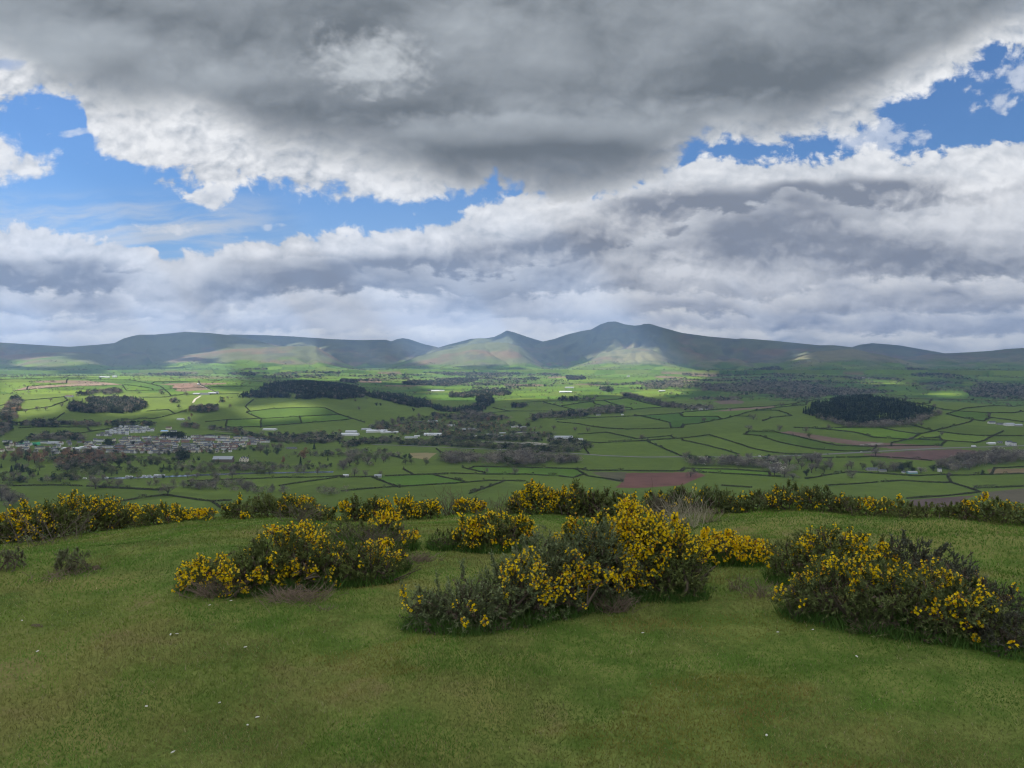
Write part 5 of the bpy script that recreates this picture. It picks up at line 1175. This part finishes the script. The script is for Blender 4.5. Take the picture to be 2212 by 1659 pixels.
# longer grass round the feet of the near bushes
gx_ = []; gy_ = []
for (rt, cen, sem, gz) in BUSH[:11]:
    for (cx, cy, cz), (a, d_, h) in zip(cen, sem):
        ca = math.atan2(cx, cy); n = int(1500 * (a + d_)); t = rg.random(n) * 6.283; q = .72 + .42 * rg.random(n) ** 1.3
        lx = np.cos(t) * a * q; ly = np.sin(t) * d_ * q; gx_.append(cx + lx * math.cos(ca) + ly * math.sin(ca)); gy_.append(cy - lx * math.sin(ca) + ly * math.cos(ca))
gx_ = np.concatenate(gx_); gy_ = np.concatenate(gy_)
blades(len(gx_), 0, 0, 1, .075, .0028, 'long_grass', 'longer dark green grass growing round the feet of the gorse bushes', (gx_, gy_), cols=(.080, .155, .032), lean=.6)

# ---------------------------------------------------------------- small things lying on the turf
M_pale = plain('pale_fleck', (.62, .60, .54), .8, .1, 40.); M_earth = plain('bare_earth', (.095, .075, .048), .95, .3, 25., .05)
def pebble(name, mat, label, cat, group, X, Y, w_, d_, h, seed):
    g = ground(X, Y, rmin=2., rmax=30.)
    if not g: return
    rg = np.random.default_rng(seed); vs = []; n1, n2_ = 7, 12
    for i in range(n1):
        th = math.pi * i / (n1 - 1)
        for j in range(n2_):
            ph_ = 2 * math.pi * j / n2_; k = 1 + .35 * (rg.random() - .5) if 0 < i < n1 - 1 else 1
            vs.append((w_ * math.sin(th) * math.cos(ph_) * k, d_ * math.sin(th) * math.sin(ph_) * k, h * math.cos(th)))
    q = [(i * n2_ + j, i * n2_ + (j + 1) % n2_, (i + 1) * n2_ + (j + 1) % n2_, (i + 1) * n2_ + j) for i in range(n1 - 1) for j in range(n2_)]
    o = link(name, np_mesh(name, vs, quads=q, mats=(mat,), smooth=True)); o.location = (g[0], g[1], g[2] + (h * .4 + .012 if mat is M_pale else 0.)); o.rotation_euler = (rg.normal() * .2, rg.normal() * .2, rg.random() * 6)
    if label: tag(o, label, cat, group)
    else: queue(o, X, 'tiny white fleck lying on the near turf', cat, group)
def c4(x, y): return (x * .4999, 1261.8 + y * .4999 * 1.0)
for i, (x, y) in enumerate([(737, 226), (765, 223), (1060, 281), (162, 299), (949, 523), (1112, 586), (1070, 620), (632, 539), (747, 738), (998, 79), (906, 98), (95, 165)]):
    X, Y = c4(x, y); pebble('pale_fleck', M_pale, None, 'fleck', 'white flecks on the turf', X, Y, .010, .005, .003, 40 + i)
for i, (x, y) in enumerate([(1333, 160), (1345, 163), (1490, 322), (1148, 216), (565, 219), (1100, 665), (1300, 205)]):
    X, Y = c4(x, y); pebble('pale_fleck', M_pale, None, 'fleck', 'white flecks on the turf', X + 1106, Y, .009, .005, .003, 60 + i)
pebble('earth_clod', M_earth, 'dark clod of earth right of the scrub tuft on the left turf', 'clod', None, 207, 1230, .045, .04, .035, 80)
pebble('earth_scrape', M_earth, 'narrow dark scrape of bare earth in the left foreground turf', 'bare earth', None, 80, 1352, .07, .03, .004, 81)
def stick(label, p0, p1, th=.006):
    a = ground(*p0, rmin=2., rmax=30.); b = ground(*p1, rmin=2., rmax=30.)
    a = np.array(a[:3]) + [0, 0, .02]; b = np.array(b[:3]) + [0, 0, .022]; m = (a + b) / 2 + [0.01, 0, .015]
    v, q = tube([np.zeros(3), m - a, b - a], [th, th * .9, th * .5], 6); o = link('dead_stick', np_mesh('dead_stick', v, quads=q, mats=(M_stem,), smooth=True)); o.location = a; tag(o, label, 'stick', 'dead sticks on the turf')
stick('straight dead stick lying in front of the large dark gorse', c4(1800 + 2212, 252), c4(1855 + 2212, 272)) if False else None
stick('thin dead stick lying on the turf in front of the large dark gorse', (1106 + 905, 1386), (1106 + 930, 1397))
stick('pale curved stick on the turf in front of the lone gorse bush', (620, 1290), (690, 1284))
stick('broken branch in the shade under the large dark gorse', (1800, 1345), (1860, 1338), .012)
# ---------------------------------------------------------------- river, road
M_water, wnt, wb = new_mat('river_water')
wb.inputs['Base Color'].default_value = (.05, .07, .07, 1); wb.inputs['Roughness'].default_value = .08; wb.inputs['IOR'].default_value = 1.33
wge = wnt.nodes.new('ShaderNodeNewGeometry'); wn = noise(wnt, wge.outputs['Position'], .8, 3.); wbm = wnt.nodes.new('ShaderNodeBump'); wbm.inputs['Strength'].default_value = .05
wnt.links.new(wn.s, wbm.inputs['Height']); wnt.links.new(wbm.outputs[0], wb.inputs['Normal'])
def strip(name, pts, width, mat, lift, label, step=12.):
    ln = ground_line(pts, step); d = np.gradient(ln, axis=0); d /= np.hypot(d[:, 0], d[:, 1])[:, None]; n_ = np.column_stack([-d[:, 1], d[:, 0]])
    rows = []
    for k in (-1, -.33, .33, 1):
        w_ = width * .5 * k * (1 + .25 * fbm(np.arange(len(ln)) / 6., np.full(len(ln), abs(k)), 2, 81)); p = ln + n_ * np.atleast_1d(w_)[:, None]
        rows.append(np.column_stack([p, height(p[:, 0], p[:, 1]) + lift]))
    v = np.stack(rows, 1).reshape(-1, 3); i, j = np.meshgrid(np.arange(len(ln) - 1), np.arange(3), indexing='ij')
    q = np.stack([i * 4 + j, i * 4 + j + 1, (i + 1) * 4 + j + 1, (i + 1) * 4 + j], -1).reshape(-1, 4)[:, ::-1]
    o = link(name, np_mesh(name, v, quads=q, mats=(mat,), smooth=True)); return tag(o, label, kind='structure')
strip('river', c1((660, 1128), (850, 1122), (1050, 1116), (1240, 1107), (1380, 1101), (1600, 1094), (1800, 1090), (2000, 1087), (2160, 1084)), 20., M_water, .5, 'pale river reflecting the sky between lines of trees')
M_road = plain('asphalt', (.17, .17, .17), .9, .15, .3, .1)
A40 = c2((200, 905), (620, 922), (1000, 937), (1300, 952), (1560, 968), (1700, 978), (1960, 988), (2212, 986)) + c3((370, 988), (850, 973), (1200, 955), (1580, 935), (1900, 924), (2260, 913))
strip('road', A40, 9., M_road, .35, 'grey main road crossing the valley floor')
M_lane = plain('lane_surface', (.40, .37, .32), .9, .15, .3, .1)
strip('lane', c1((1283, 515), (1340, 541), (1408, 572)), 6., M_lane, .4, 'pale lane climbing between fields above the town')
strip('lane', c1((1250, 635), (1265, 612), (1300, 590)), 7., M_lane, .4, 'short pale lane bending towards the stream above the town')
strip('track', c2((1180, 890), (1260, 895), (1340, 905)), 9., M_lane, .4, 'pale gravel track beside the glasshouses')
strip('track', c1((1390, 818), (1460, 822), (1530, 828)), 7., M_lane, .4, 'grey road edge between the trees above the town')

# ---------------------------------------------------------------- buildings
def wallm(n, c): return plain(n, c, .85, .10, .5, .1)
M_w = {'white': wallm('white_render', (.72, .71, .68)), 'cream': wallm('cream_render', (.72, .65, .52)), 'grey': wallm('grey_stone', (.38, .37, .35)), 'pink': wallm('pink_brick', (.36, .22, .17)), 'brown': wallm('brown_boards', (.16, .13, .10)), 'blue': wallm('pale_blue_sheet', (.42, .55, .68)), 'teal': wallm('teal_sheet', (.25, .42, .42)), 'tin': wallm('pale_metal_sheet', (.55, .57, .60))}
M_r = {'slate': wallm('slate_roof', (.11, .115, .13)), 'tile': wallm('brown_tile_roof', (.15, .10, .085)), 'white': wallm('white_sheet_roof', (.58, .60, .62)), 'tin': wallm('grey_metal_roof', (.36, .38, .41)), 'dark': wallm('dark_felt_roof', (.07, .07, .075)), 'blue': wallm('blue_sheet_roof', (.35, .55, .80))}
M_win = plain('window_glass', (.03, .035, .04), .2, .05, 1., .5)
def house_mesh(w, d, e, rh, wall, roof, wins=2, chim=True, name='house'):
    """gabled house, ridge along x, front towards -y"""
    b = MB(); x0, x1, y0, y1 = -w / 2, w / 2, -d / 2, d / 2
    b.face([(x0, y0, -1.2), (x1, y0, -1.2), (x1, y0, e), (x0, y0, e)], 0); b.face([(x1, y1, -1.2), (x0, y1, -1.2), (x0, y1, e), (x1, y1, e)], 0)
    for sx_ in (x0, x1):
        p = [(sx_, y0, -1.2), (sx_, y1, -1.2), (sx_, y1, e), (sx_, 0, e + rh), (sx_, y0, e)]; b.face(p if sx_ > 0 else p[::-1], 0)
    o = .35; t = .22
    for s_ in (-1, 1):
        ye = s_ * (d / 2 + o); ze = e - o * rh / (d / 2)
        a1, a2, a3, a4 = (x0 - o, ye, ze + .03), (x1 + o, ye, ze + .03), (x1 + o, 0, e + rh + .03), (x0 - o, 0, e + rh + .03)
        up = [(p[0], p[1], p[2] + t) for p in (a1, a2, a3, a4)]
        b.face(up if s_ < 0 else up[::-1], 1); b.face([a4, a3, a2, a1] if s_ < 0 else [a1, a2, a3, a4], 1); b.face([a1, a2, up[1], up[0]] if s_ < 0 else [a2, a1, up[0], up[1]], 1)
        b.face([a1, up[0], up[3], a4], 1); b.face([a2, a3, up[2], up[1]], 1)
    n = max(1, int(w / 3.4))
    for r_ in range(wins):
        for k in range(n):
            cx = x0 + w * (k + .5) / n; zz = .9 + r_ * 2.5
            if zz + 1.1 < e: b.box(cx - .5, cx + .5, y0 - .05, y0 - .004, zz, zz + 1.1, 2)
    if chim:
        for cx in ([x0 + .6, x1 - .6] if w > 7 else [x0 + .6]): b.box(cx - .35, cx + .35, -.3, .3, e + rh - .5, e + rh + 1.0, 0)
    return b.mesh(name, [M_w[wall], M_r[roof], M_win])
HM = {}
def get_h(key):
    if key not in HM: HM[key] = house_mesh(*key)
    return HM[key]
def put_house(key, X, Y, rz, stem, group, name='house', cat='house', rmin=880, sc=.82, g=None):
    g = g or ground(X, Y, rmin=rmin)
    if not g: return
    o = link(name, get_h(key)); o.location = g[:3]; o.rotation_euler = (0, 0, rz); o.scale = (sc, sc, sc)
    queue(o, X, stem, cat, group); return o
TYPES = [(10, 7.5, 5.6, 2.0), (22, 7.5, 5.4, 2.0), (30, 8, 5.6, 2.1), (13, 8.5, 3.4, 2.2), (9, 8, 5.8, 2.8)]
WC = ['white', 'white', 'white', 'cream', 'cream', 'grey', 'pink']; RC = ['slate', 'slate', 'slate', 'tile']
CN = {'white': 'white', 'cream': 'cream', 'grey': 'grey stone', 'pink': 'pinkish brick', 'tin': 'grey', 'brown': 'brown'}
SZ = {10: 'small', 9: 'narrow gabled', 13: 'low', 22: 'short terraced', 30: 'long terraced'}
random.seed(21)
used = []
for row in range(7):
    Yr = 946.5 + row * 5.2
    x0 = 268 if row < 3 else (255 if row < 6 else 190); x1 = 585 - row * 14 if row > 2 else 575
    X = x0 + random.uniform(0, 8)
    while X < x1:
        tp = random.choices(TYPES, [4, 4, 2, 2, 3])[0]; wl = random.choice(WC); rf = random.choice(RC)
        Y = Yr + 1.3 * math.sin(X / 40. + row) + random.uniform(-.7, .7)
        put_house((*tp, wl, rf, 2, True), X, Y, random.choice([0, 0, 0, .12, -.15, 1.57 if tp[0] < 14 else .1]) + .05, f'{SZ[tp[0]]} {CN[wl]} house in the {ORD[row]} town row from the back', 'houses of the town')
        X += tp[0] * .23 * (1.3 + .5 * random.random()) + random.choice([0, 0, 2, 7, 12])
for k in range(64):                                    # looser west end of the town
    X = random.uniform(2, 250); Y = random.uniform(954, 981) - max(0, X - 170) * .05
    if any(abs(X - a) < 5 and abs(Y - b_) < 2.2 for a, b_ in used): continue
    used.append((X, Y)); tp = random.choices(TYPES, [5, 2, 1, 4, 3])[0]; wl = random.choice(['white', 'white', 'grey', 'cream']); rf = random.choice(['slate', 'slate', 'dark', 'tile'])
    put_house((*tp, wl, rf, 2, True), X, Y, random.uniform(-.3, .3), f'{SZ[tp[0]]} {CN[wl]} house in the loose western end of the town', 'houses of the town')
for row in range(6):                                   # estate on the slope
    n = [7, 11, 12, 10, 7, 4][row]
    for k in range(n):
        X = [262, 248, 240, 230, 222, 212][row] + k * 9.0 + random.uniform(-1.5, 1.5); Y = 923.5 + row * 3.7 + random.uniform(-.6, .6) + (k * .1 if row < 3 else 0)
        if X > 332: continue
        put_house((10, 8, 5.4, 2.0, 'white' if random.random() < .7 else 'grey', 'tin' if random.random() < .4 else 'slate', 2, False), X, Y, random.uniform(-.5, .5), f'pale new house in the {ORD[row]} row of the estate on the slope', 'new houses of the hillside estate')
S = 'works sheds on the valley floor'
# sheds and larger buildings : (survey point, width in notes px, height, wall, roof, label, rz)
def shed(p, wpx, hpx, wall, roof, label, name='shed', cat='shed', group=None, rz=0., dfac=.6, wins=0, rmin=880, lowroof=.18):
    X, Y = p[0]; g = ground(X, Y, rmin=rmin)
    if not g: return
    m = g[3] / F * K / 3; w_ = max(4., wpx * m); h_ = max(2.6, hpx * m * (.72 if group == S else 1)); d_ = max(5., w_ * dfac); rh = max(.8, min(h_ * .45, d_ * lowroof))
    key = (round(w_, 1), round(d_, 1), round(max(2.2, h_ - rh), 1), round(rh, 1), wall, roof, wins, False)
    o = link(name, get_h(key)); o.location = (g[0], g[1] + d_ * .5, float(height(g[0], g[1] + d_ * .5))); o.rotation_euler = (0, 0, rz); tag(o, label, cat, group)
for p, w_, h_, wl, rf, lab_ in [
    ((50, 850), 110, 22, 'white', 'white', 'long white works shed at the left end of the works'), ((60, 829), 70, 16, 'tin', 'white', 'white-roofed shed behind the leftmost long works shed'), ((225, 828), 130, 20, 'white', 'white', 'largest white works building with stepped roofs'), ((310, 832), 110, 13, 'white', 'white', 'low white shed joined to the right of the largest works building'), ((160, 812), 60, 14, 'tin', 'tin', 'grey shed behind the largest white works building'),
    ((592, 850), 115, 22, 'white', 'white', 'bright white-roofed hall in the middle of the works'), ((712, 788), 50, 13, 'white', 'white', 'small white shed among trees above the white-roofed hall'), ((450, 866), 80, 13, 'white', 'tin', 'low white shed left of the white-roofed hall'), ((490, 856), 36, 9, 'white', 'white', 'tiny white hut behind the low white shed'),
    ((820, 815), 90, 14, 'brown', 'tin', 'brown shed with a grey roof in the works trees'), ((868, 812), 20, 8, 'white', 'white', 'white hut right of the brown works shed'), ((590, 763), 60, 18, 'white', 'tin', 'white gabled shed at the back of the works'), ((405, 776), 62, 12, 'brown', 'dark', 'dark barn at the back left of the works'), ((340, 790), 50, 14, 'brown', 'tile', 'brown-roofed barn at the back left of the works'), ((505, 766), 60, 13, 'brown', 'dark', 'dark low barn between two paler sheds at the back'),
    ((1130, 795), 60, 10, 'white', 'white', 'white shed by the stream wood right of the works'), ((1177, 797), 40, 9, 'white', 'tin', 'grey-roofed white shed by the stream wood'), ((1150, 832), 100, 14, 'white', 'dark', 'white shed with a dark roof, right side of the works'), ((1252, 834), 66, 14, 'tin', 'dark', 'dark-roofed shed at the right end of the works'),
    ((970, 846), 60, 11, 'grey', 'tin', 'grey flat shed in the right half of the works'), ((1040, 856), 60, 10, 'white', 'white', 'low white shed in the right half of the works'), ((860, 856), 40, 9, 'white', 'white', 'small white shed near the centre of the works'), ((768, 860), 20, 8, 'white', 'white', 'tiny white cabin near the centre of the works'), ((1045, 836), 40, 8, 'grey', 'tin', 'tiny grey shed behind the low white one'),
    ((1440, 872), 120, 26, 'tin', 'tin', 'large grey glasshouse block at the foot of the right hill'), ((1525, 884), 84, 22, 'white', 'tin', 'pale lower glasshouse block beside the large grey one')]:
    shed(c2(p), w_, h_, wl, rf, lab_, group=S)
Fm = 'farm buildings of the valley'
for c, p, w_, h_, wl, rf, lab_, nm, ct in [
    (c2, (612, 562), 60, 9, 'white', 'white', 'long white farm shed on the bright field behind the plantation', 'barn', 'barn'), (c2, (570, 560), 25, 10, 'brown', 'dark', 'dark barn left of the long white farm shed', 'barn', 'barn'), (c2, (652, 561), 30, 8, 'white', 'tin', 'small pale barn right of the long white farm shed', 'barn', 'barn'), (c2, (1455, 569), 80, 9, 'tin', 'white', 'long pale farm shed in the middle distance', 'barn', 'barn'), (c2, (1480, 541), 56, 8, 'tin', 'tin', 'grey farm shed above the long pale one', 'barn', 'barn'), (c2, (2080, 563), 40, 8, 'grey', 'tin', 'grey farmhouse far off behind the right stream wood', 'farmhouse', 'house'), (c2, (1667, 717), 30, 9, 'white', 'slate', 'white cottage at the edge of the stream wood', 'cottage', 'house'), (c2, (1822, 716), 16, 7, 'white', 'white', 'tiny white hut at the edge of the stream wood', 'hut', 'hut'),
    (c1, (660, 473), 30, 8, 'white', 'tin', 'white farmhouse at the left of the skyline farm', 'farmhouse', 'house'), (c1, (692, 474), 26, 7, 'white', 'white', 'white shed at the middle of the skyline farm', 'shed', 'shed'), (c1, (740, 472), 24, 10, 'white', 'white', 'white barn at the right of the skyline farm', 'barn', 'barn'), (c1, (442, 599), 40, 11, 'white', 'tile', 'white cottage with a brown roof beside the dark copse', 'cottage', 'house'), (c1, (1270, 583), 40, 9, 'grey', 'tin', 'grey farm shed at the left end of the lane farm', 'shed', 'shed'), (c1, (1322, 583), 56, 9, 'white', 'slate', 'white farmhouse in the middle of the lane farm', 'farmhouse', 'house'), (c1, (1372, 579), 46, 9, 'white', 'tin', 'white barn at the lane farm', 'barn', 'barn'), (c1, (1408, 577), 14, 14, 'white', 'slate', 'narrow white house where the lane meets the lane farm', 'cottage', 'house'), (c1, (1284, 519), 12, 8, 'white', 'white', 'tiny white house at the top of the lane', 'cottage', 'house'), (c1, (1166, 748), 40, 9, 'white', 'tin', 'pale barn at the end of the bright slash of field', 'barn', 'barn'),
    (c1, (340, 903), 60, 13, 'tin', 'tin', 'large grey shed behind the west end of the town', 'shed', 'shed'), (c1, (1090, 808), 30, 16, 'cream', 'tile', 'cream house above the town', 'house', 'house'), (c1, (1062, 825), 40, 9, 'white', 'blue', 'shed with a bright blue roof above the town', 'shed', 'shed'), (c1, (1120, 824), 34, 9, 'white', 'slate', 'white house right of the blue-roofed shed', 'house', 'house'), (c1, (1742, 814), 80, 9, 'white', 'white', 'low white building on the hill field edge right of the town', 'shed', 'shed'), (c1, (455, 938), 110, 9, 'white', 'white', 'long low white shed at the west side of the town', 'shed', 'shed'), (c1, (565, 932), 110, 9, 'tin', 'white', 'long pale shed next to the long low white one', 'shed', 'shed'), (c1, (1885, 935), 60, 9, 'grey', 'slate', 'low dark-roofed building in the trees right of the town', 'house', 'house'),
    (c2, (28, 1112), 34, 11, 'white', 'white', 'little white shed under the bare trees in the near valley', 'shed', 'shed'), (c2, (236, 1121), 44, 19, 'grey', 'tin', 'grey stone barn in the near valley hedge', 'barn', 'barn'), (c3, (1235, 1077), 60, 17, 'grey', 'slate', 'grey stone house among the hamlet trees', 'house', 'house'), (c3, (1302, 1082), 40, 13, 'grey', 'slate', 'small grey stone barn right of the hamlet stone house', 'barn', 'barn'), (c3, (1435, 1092), 14, 12, 'white', 'slate', 'narrow white cottage in the hamlet', 'cottage', 'house'), (c3, (1495, 1096), 52, 13, 'teal', 'tin', 'long greenish shed in the hamlet', 'shed', 'shed'), (c3, (1670, 1084), 18, 22, 'white', 'slate', 'tall white house half hidden by the right wood', 'house', 'house'),
    (c3, (2010, 772), 36, 14, 'white', 'slate', 'white farmhouse at the left of the right slope farm', 'farmhouse', 'house'), (c3, (2066, 780), 36, 11, 'grey', 'slate', 'grey barn of the right slope farm', 'barn', 'barn'), (c3, (2126, 786), 50, 15, 'white', 'tin', 'long white barn of the right slope farm', 'barn', 'barn'), (c3, (2182, 788), 40, 11, 'grey', 'tin', 'low grey barn at the right end of the right slope farm', 'barn', 'barn'), (c3, (2008, 905), 40, 9, 'white', 'white', 'low white shed beside the main road on the right', 'shed', 'shed'), (c3, (2120, 911), 30, 23, 'white', 'slate', 'tall white house beside the main road', 'house', 'house'), (c3, (2152, 914), 22, 18, 'white', 'slate', 'smaller white house joined beside the tall roadside one', 'house', 'house'), (c3, (2060, 898), 24, 9, 'grey', 'slate', 'small grey house left of the tall white roadside house', 'house', 'house'),
    (c3, (70, 684), 20, 8, 'white', 'slate', 'white farm cottage left of the farm behind the right hill', 'cottage', 'house'), (c3, (118, 683), 22, 9, 'white', 'white', 'white farm shed behind the right hill', 'shed', 'shed'), (c3, (165, 682), 26, 10, 'white', 'slate', 'white farmhouse behind the right hill', 'farmhouse', 'house'), (c3, (1160, 481), 44, 7, 'tin', 'white', 'pale shed far off under the mountains', 'shed', 'shed'), (c3, (1210, 482), 10, 10, 'white', 'slate', 'tiny white chapel-like house far off under the mountains', 'house', 'house'), (c2, (1860, 468), 16, 8, 'white', 'white', 'tiny white farmhouse on the far lit fields', 'farmhouse', 'house')]:
    shed(c(p), w_, h_, wl, rf, lab_, nm, ct, Fm, wins=1 if ct == 'house' else 0, lowroof=.34 if ct == 'house' else .2)

# the cream three-gabled house and the long barn beside it
g = ground(*c1((1578, 1020))[0], rmin=880)
hroot = link('country_house', None); hroot.location = (g[0], g[1] + 4, g[2]); tag(hroot, 'cream three-gabled country house standing alone below the town', 'house')
b = MB()
b.box(-8, 8, -4.5, 4.5, -1, 6.4)
link('wall', b.mesh('wall', [M_w['cream']]), hroot)
for cx in (-5.3, 0, 5.3):
    b = MB(); b.face([(cx - 2.4, -4.56, 6.4), (cx + 2.4, -4.56, 6.4), (cx, -4.56, 9.6)]); b.face([(cx - 2.4, -4.3, 6.4), (cx, -4.3, 9.6), (cx + 2.4, -4.3, 6.4)])
    b.face([(cx - 2.4, -4.56, 6.4), (cx, -4.56, 9.6), (cx, -4.3, 9.6), (cx - 2.4, -4.3, 6.4)]); b.face([(cx, -4.56, 9.6), (cx + 2.4, -4.56, 6.4), (cx + 2.4, -4.3, 6.4), (cx, -4.3, 9.6)])
    link('gable', b.mesh('gable', [M_w['cream']]), hroot)
b = MB()
for cx in (-5.3, 0, 5.3):
    for s_ in (-1, 1):
        b.face([(cx, -4.29, 9.5), (cx + s_ * 2.6, -4.29, 6.42), (cx + s_ * 2.6, 4.6, 6.42), (cx, 4.6, 9.5)][::s_]); b.face([(cx, -4.29, 9.3), (cx + s_ * 2.6, -4.29, 6.40), (cx + s_ * 2.6, 4.6, 6.40), (cx, 4.6, 9.3)][::-s_])
roof_ = link('roof', b.mesh('roof', [M_r['slate']]), hroot)
for cx in (-2.65, 2.65):
    b = MB(); b.box(cx - .6, cx + .6, -1, .6, 6.5, 11.2); b.box(cx - .7, cx + .7, -1.1, .7, 11.2, 11.5); link('chimney', b.mesh('chimney', [M_w['grey']]), roof_)
for cx in (-5.3, 0, 5.3):
    for zz in (1.0, 3.9):
        if cx == 0 and zz < 2:
            b = MB(); b.box(cx - .7, cx + .7, -4.58, -4.503, -.2, 2.3); link('door', b.mesh('door', [M_w['brown']]), hroot); continue
        b = MB(); b.box(cx - .8, cx + .8, -4.58, -4.503, zz, zz + 1.7); link('window', b.mesh('window', [M_win]), hroot)
shed(c1((1440, 1022)), 118, 36, 'brown', 'tin', 'long brown barn with a grey roof beside the cream country house', 'barn', 'barn', None, lowroof=.5, dfac=.35)

# ---------------------------------------------------------------- vehicles and caravans
M_vw = plain('white_vehicle_paint', (.78, .78, .77), .35, .05, 1., .5); M_tyre = plain('rubber', (.03, .03, .03), .9, .1); M_vb = plain('dark_vehicle_paint', (.10, .12, .16), .35, .05, 1., .5)
def vehicle(kind, paint):
    b = MB()
    def prism(prof, hw, m):
        b.face([(x, -hw, z) for x, z in prof], m); b.face([(x, hw, z) for x, z in prof][::-1], m)
        for (xa, za), (xb, zb) in zip(prof, prof[1:] + prof[:1]): b.face([(xb, -hw, zb), (xa, -hw, za), (xa, hw, za), (xb, hw, zb)], m)
    if kind == 'car': prism([(-2.1, .35), (2.1, .35), (2.15, .8), (1.2, .95), (.6, 1.45), (-1.3, 1.48), (-2.1, .95)], .85, 0); wh = (-1.3, 1.3); prof = [(-1.2, .98), (1.0, .98), (.55, 1.38), (-1.1, 1.40)]; prism(prof, .87, 1)
    elif kind == 'van': prism([(-2.6, .4), (2.6, .4), (2.65, 1.2), (1.7, 2.2), (-2.6, 2.3)], 1., 0); wh = (-1.7, 1.7); prism([(1.2, 1.3), (2.3, 1.3), (1.7, 2.0), (1.2, 2.0)], 1.02, 1)
    elif kind == 'lorry': prism([(-5, .9), (2.8, .9), (2.8, 3.7), (-5, 3.7)], 1.25, 0); prism([(3.0, .5), (5, .5), (5, 1.6), (4.7, 2.9), (3.0, 3.0)], 1.2, 0); wh = (-4, -2.8, 3.8); prism([(3.9, 1.7), (5.03, 1.7), (4.75, 2.6), (3.9, 2.6)], 1.22, 1)
    else: prism([(-3, .5), (2.7, .5), (3, 1.2), (2.7, 2.5), (-2.8, 2.6), (-3, 1.2)], 1.1, 0); wh = (0,); prism([(-2.2, 1.4), (2.0, 1.4), (2.0, 2.0), (-2.2, 2.0)], 1.12, 1)
    for x in wh:
        for s_ in (-1, 1):
            pr = [(x + .35 * math.cos(a), .35 + .35 * math.sin(a)) for a in np.linspace(0, 2 * math.pi, 11)[:-1]]
            y0, y1 = (s_ * .7, s_ * .93); b.face([(px_, y0, pz_) for px_, pz_ in pr], 2); b.face([(px_, y1, pz_) for px_, pz_ in pr], 2)
            for (xa, za), (xb, zb) in zip(pr, pr[1:] + pr[:1]): b.face([(xa, y0, za), (xb, y0, zb), (xb, y1, zb), (xa, y1, za)], 2)
    return b.mesh(kind, [paint, M_win, M_tyre])
VM = {k: vehicle(k, M_vw) for k in ('car', 'van', 'lorry', 'caravan')}; VM['dark_car'] = vehicle('car', M_vb)
for kind, p, cat, lab_, rz in [('car', c3((660, 984)), 'car', 'white car on the main road, left of two others close together', .0), ('car', c3((785, 977)), 'car', 'white car on the main road, first of two close together', .05), ('van', c3((842, 976)), 'van', 'white van on the main road just right of a white car', .05), ('lorry', c3((1886, 924)), 'lorry', 'white lorry on the main road near the roadside houses', .1), ('dark_car', c3((940, 970)), 'car', 'dark car on the main road right of the white van', .05), ('van', c3((500, 986)), 'van', 'white van on the main road behind the blossoming trees', 0.), ('car', c2((1030, 940)), 'car', 'pale car on the main road by the riverside wood', .1), ('car', c3((1160, 957)), 'car', 'pale car on the main road between the ploughed fields', .1)]:
    g = ground(*p[0], rmin=880); o = link({'dark_car': 'car'}.get(kind, kind), VM[kind]); o.location = (g[0], g[1], g[2] + .38); o.rotation_euler = (0, 0, rz); tag(o, lab_, cat, 'vehicles on the main road')
for i, p in enumerate([(690, 1127), (825, 1119), (850, 1120), (935, 1115), (968, 1114), (1012, 1112), (1036, 1111), (1058, 1110), (490, 1134), (550, 1132), (605, 1130)]):
    X, Y = c1(p)[0]; g = ground(X, Y, rmin=880); o = link('caravan', VM['caravan']); o.location = (g[0], g[1], g[2] + .3); o.rotation_euler = (0, 0, .2 * math.sin(i * 2.1)); s_ = 1.25 if i == 5 else 1.0; o.scale = (s_,) * 3
    queue(o, X, 'white caravan parked by the river trees', 'caravan', 'caravans by the river')
name_all()
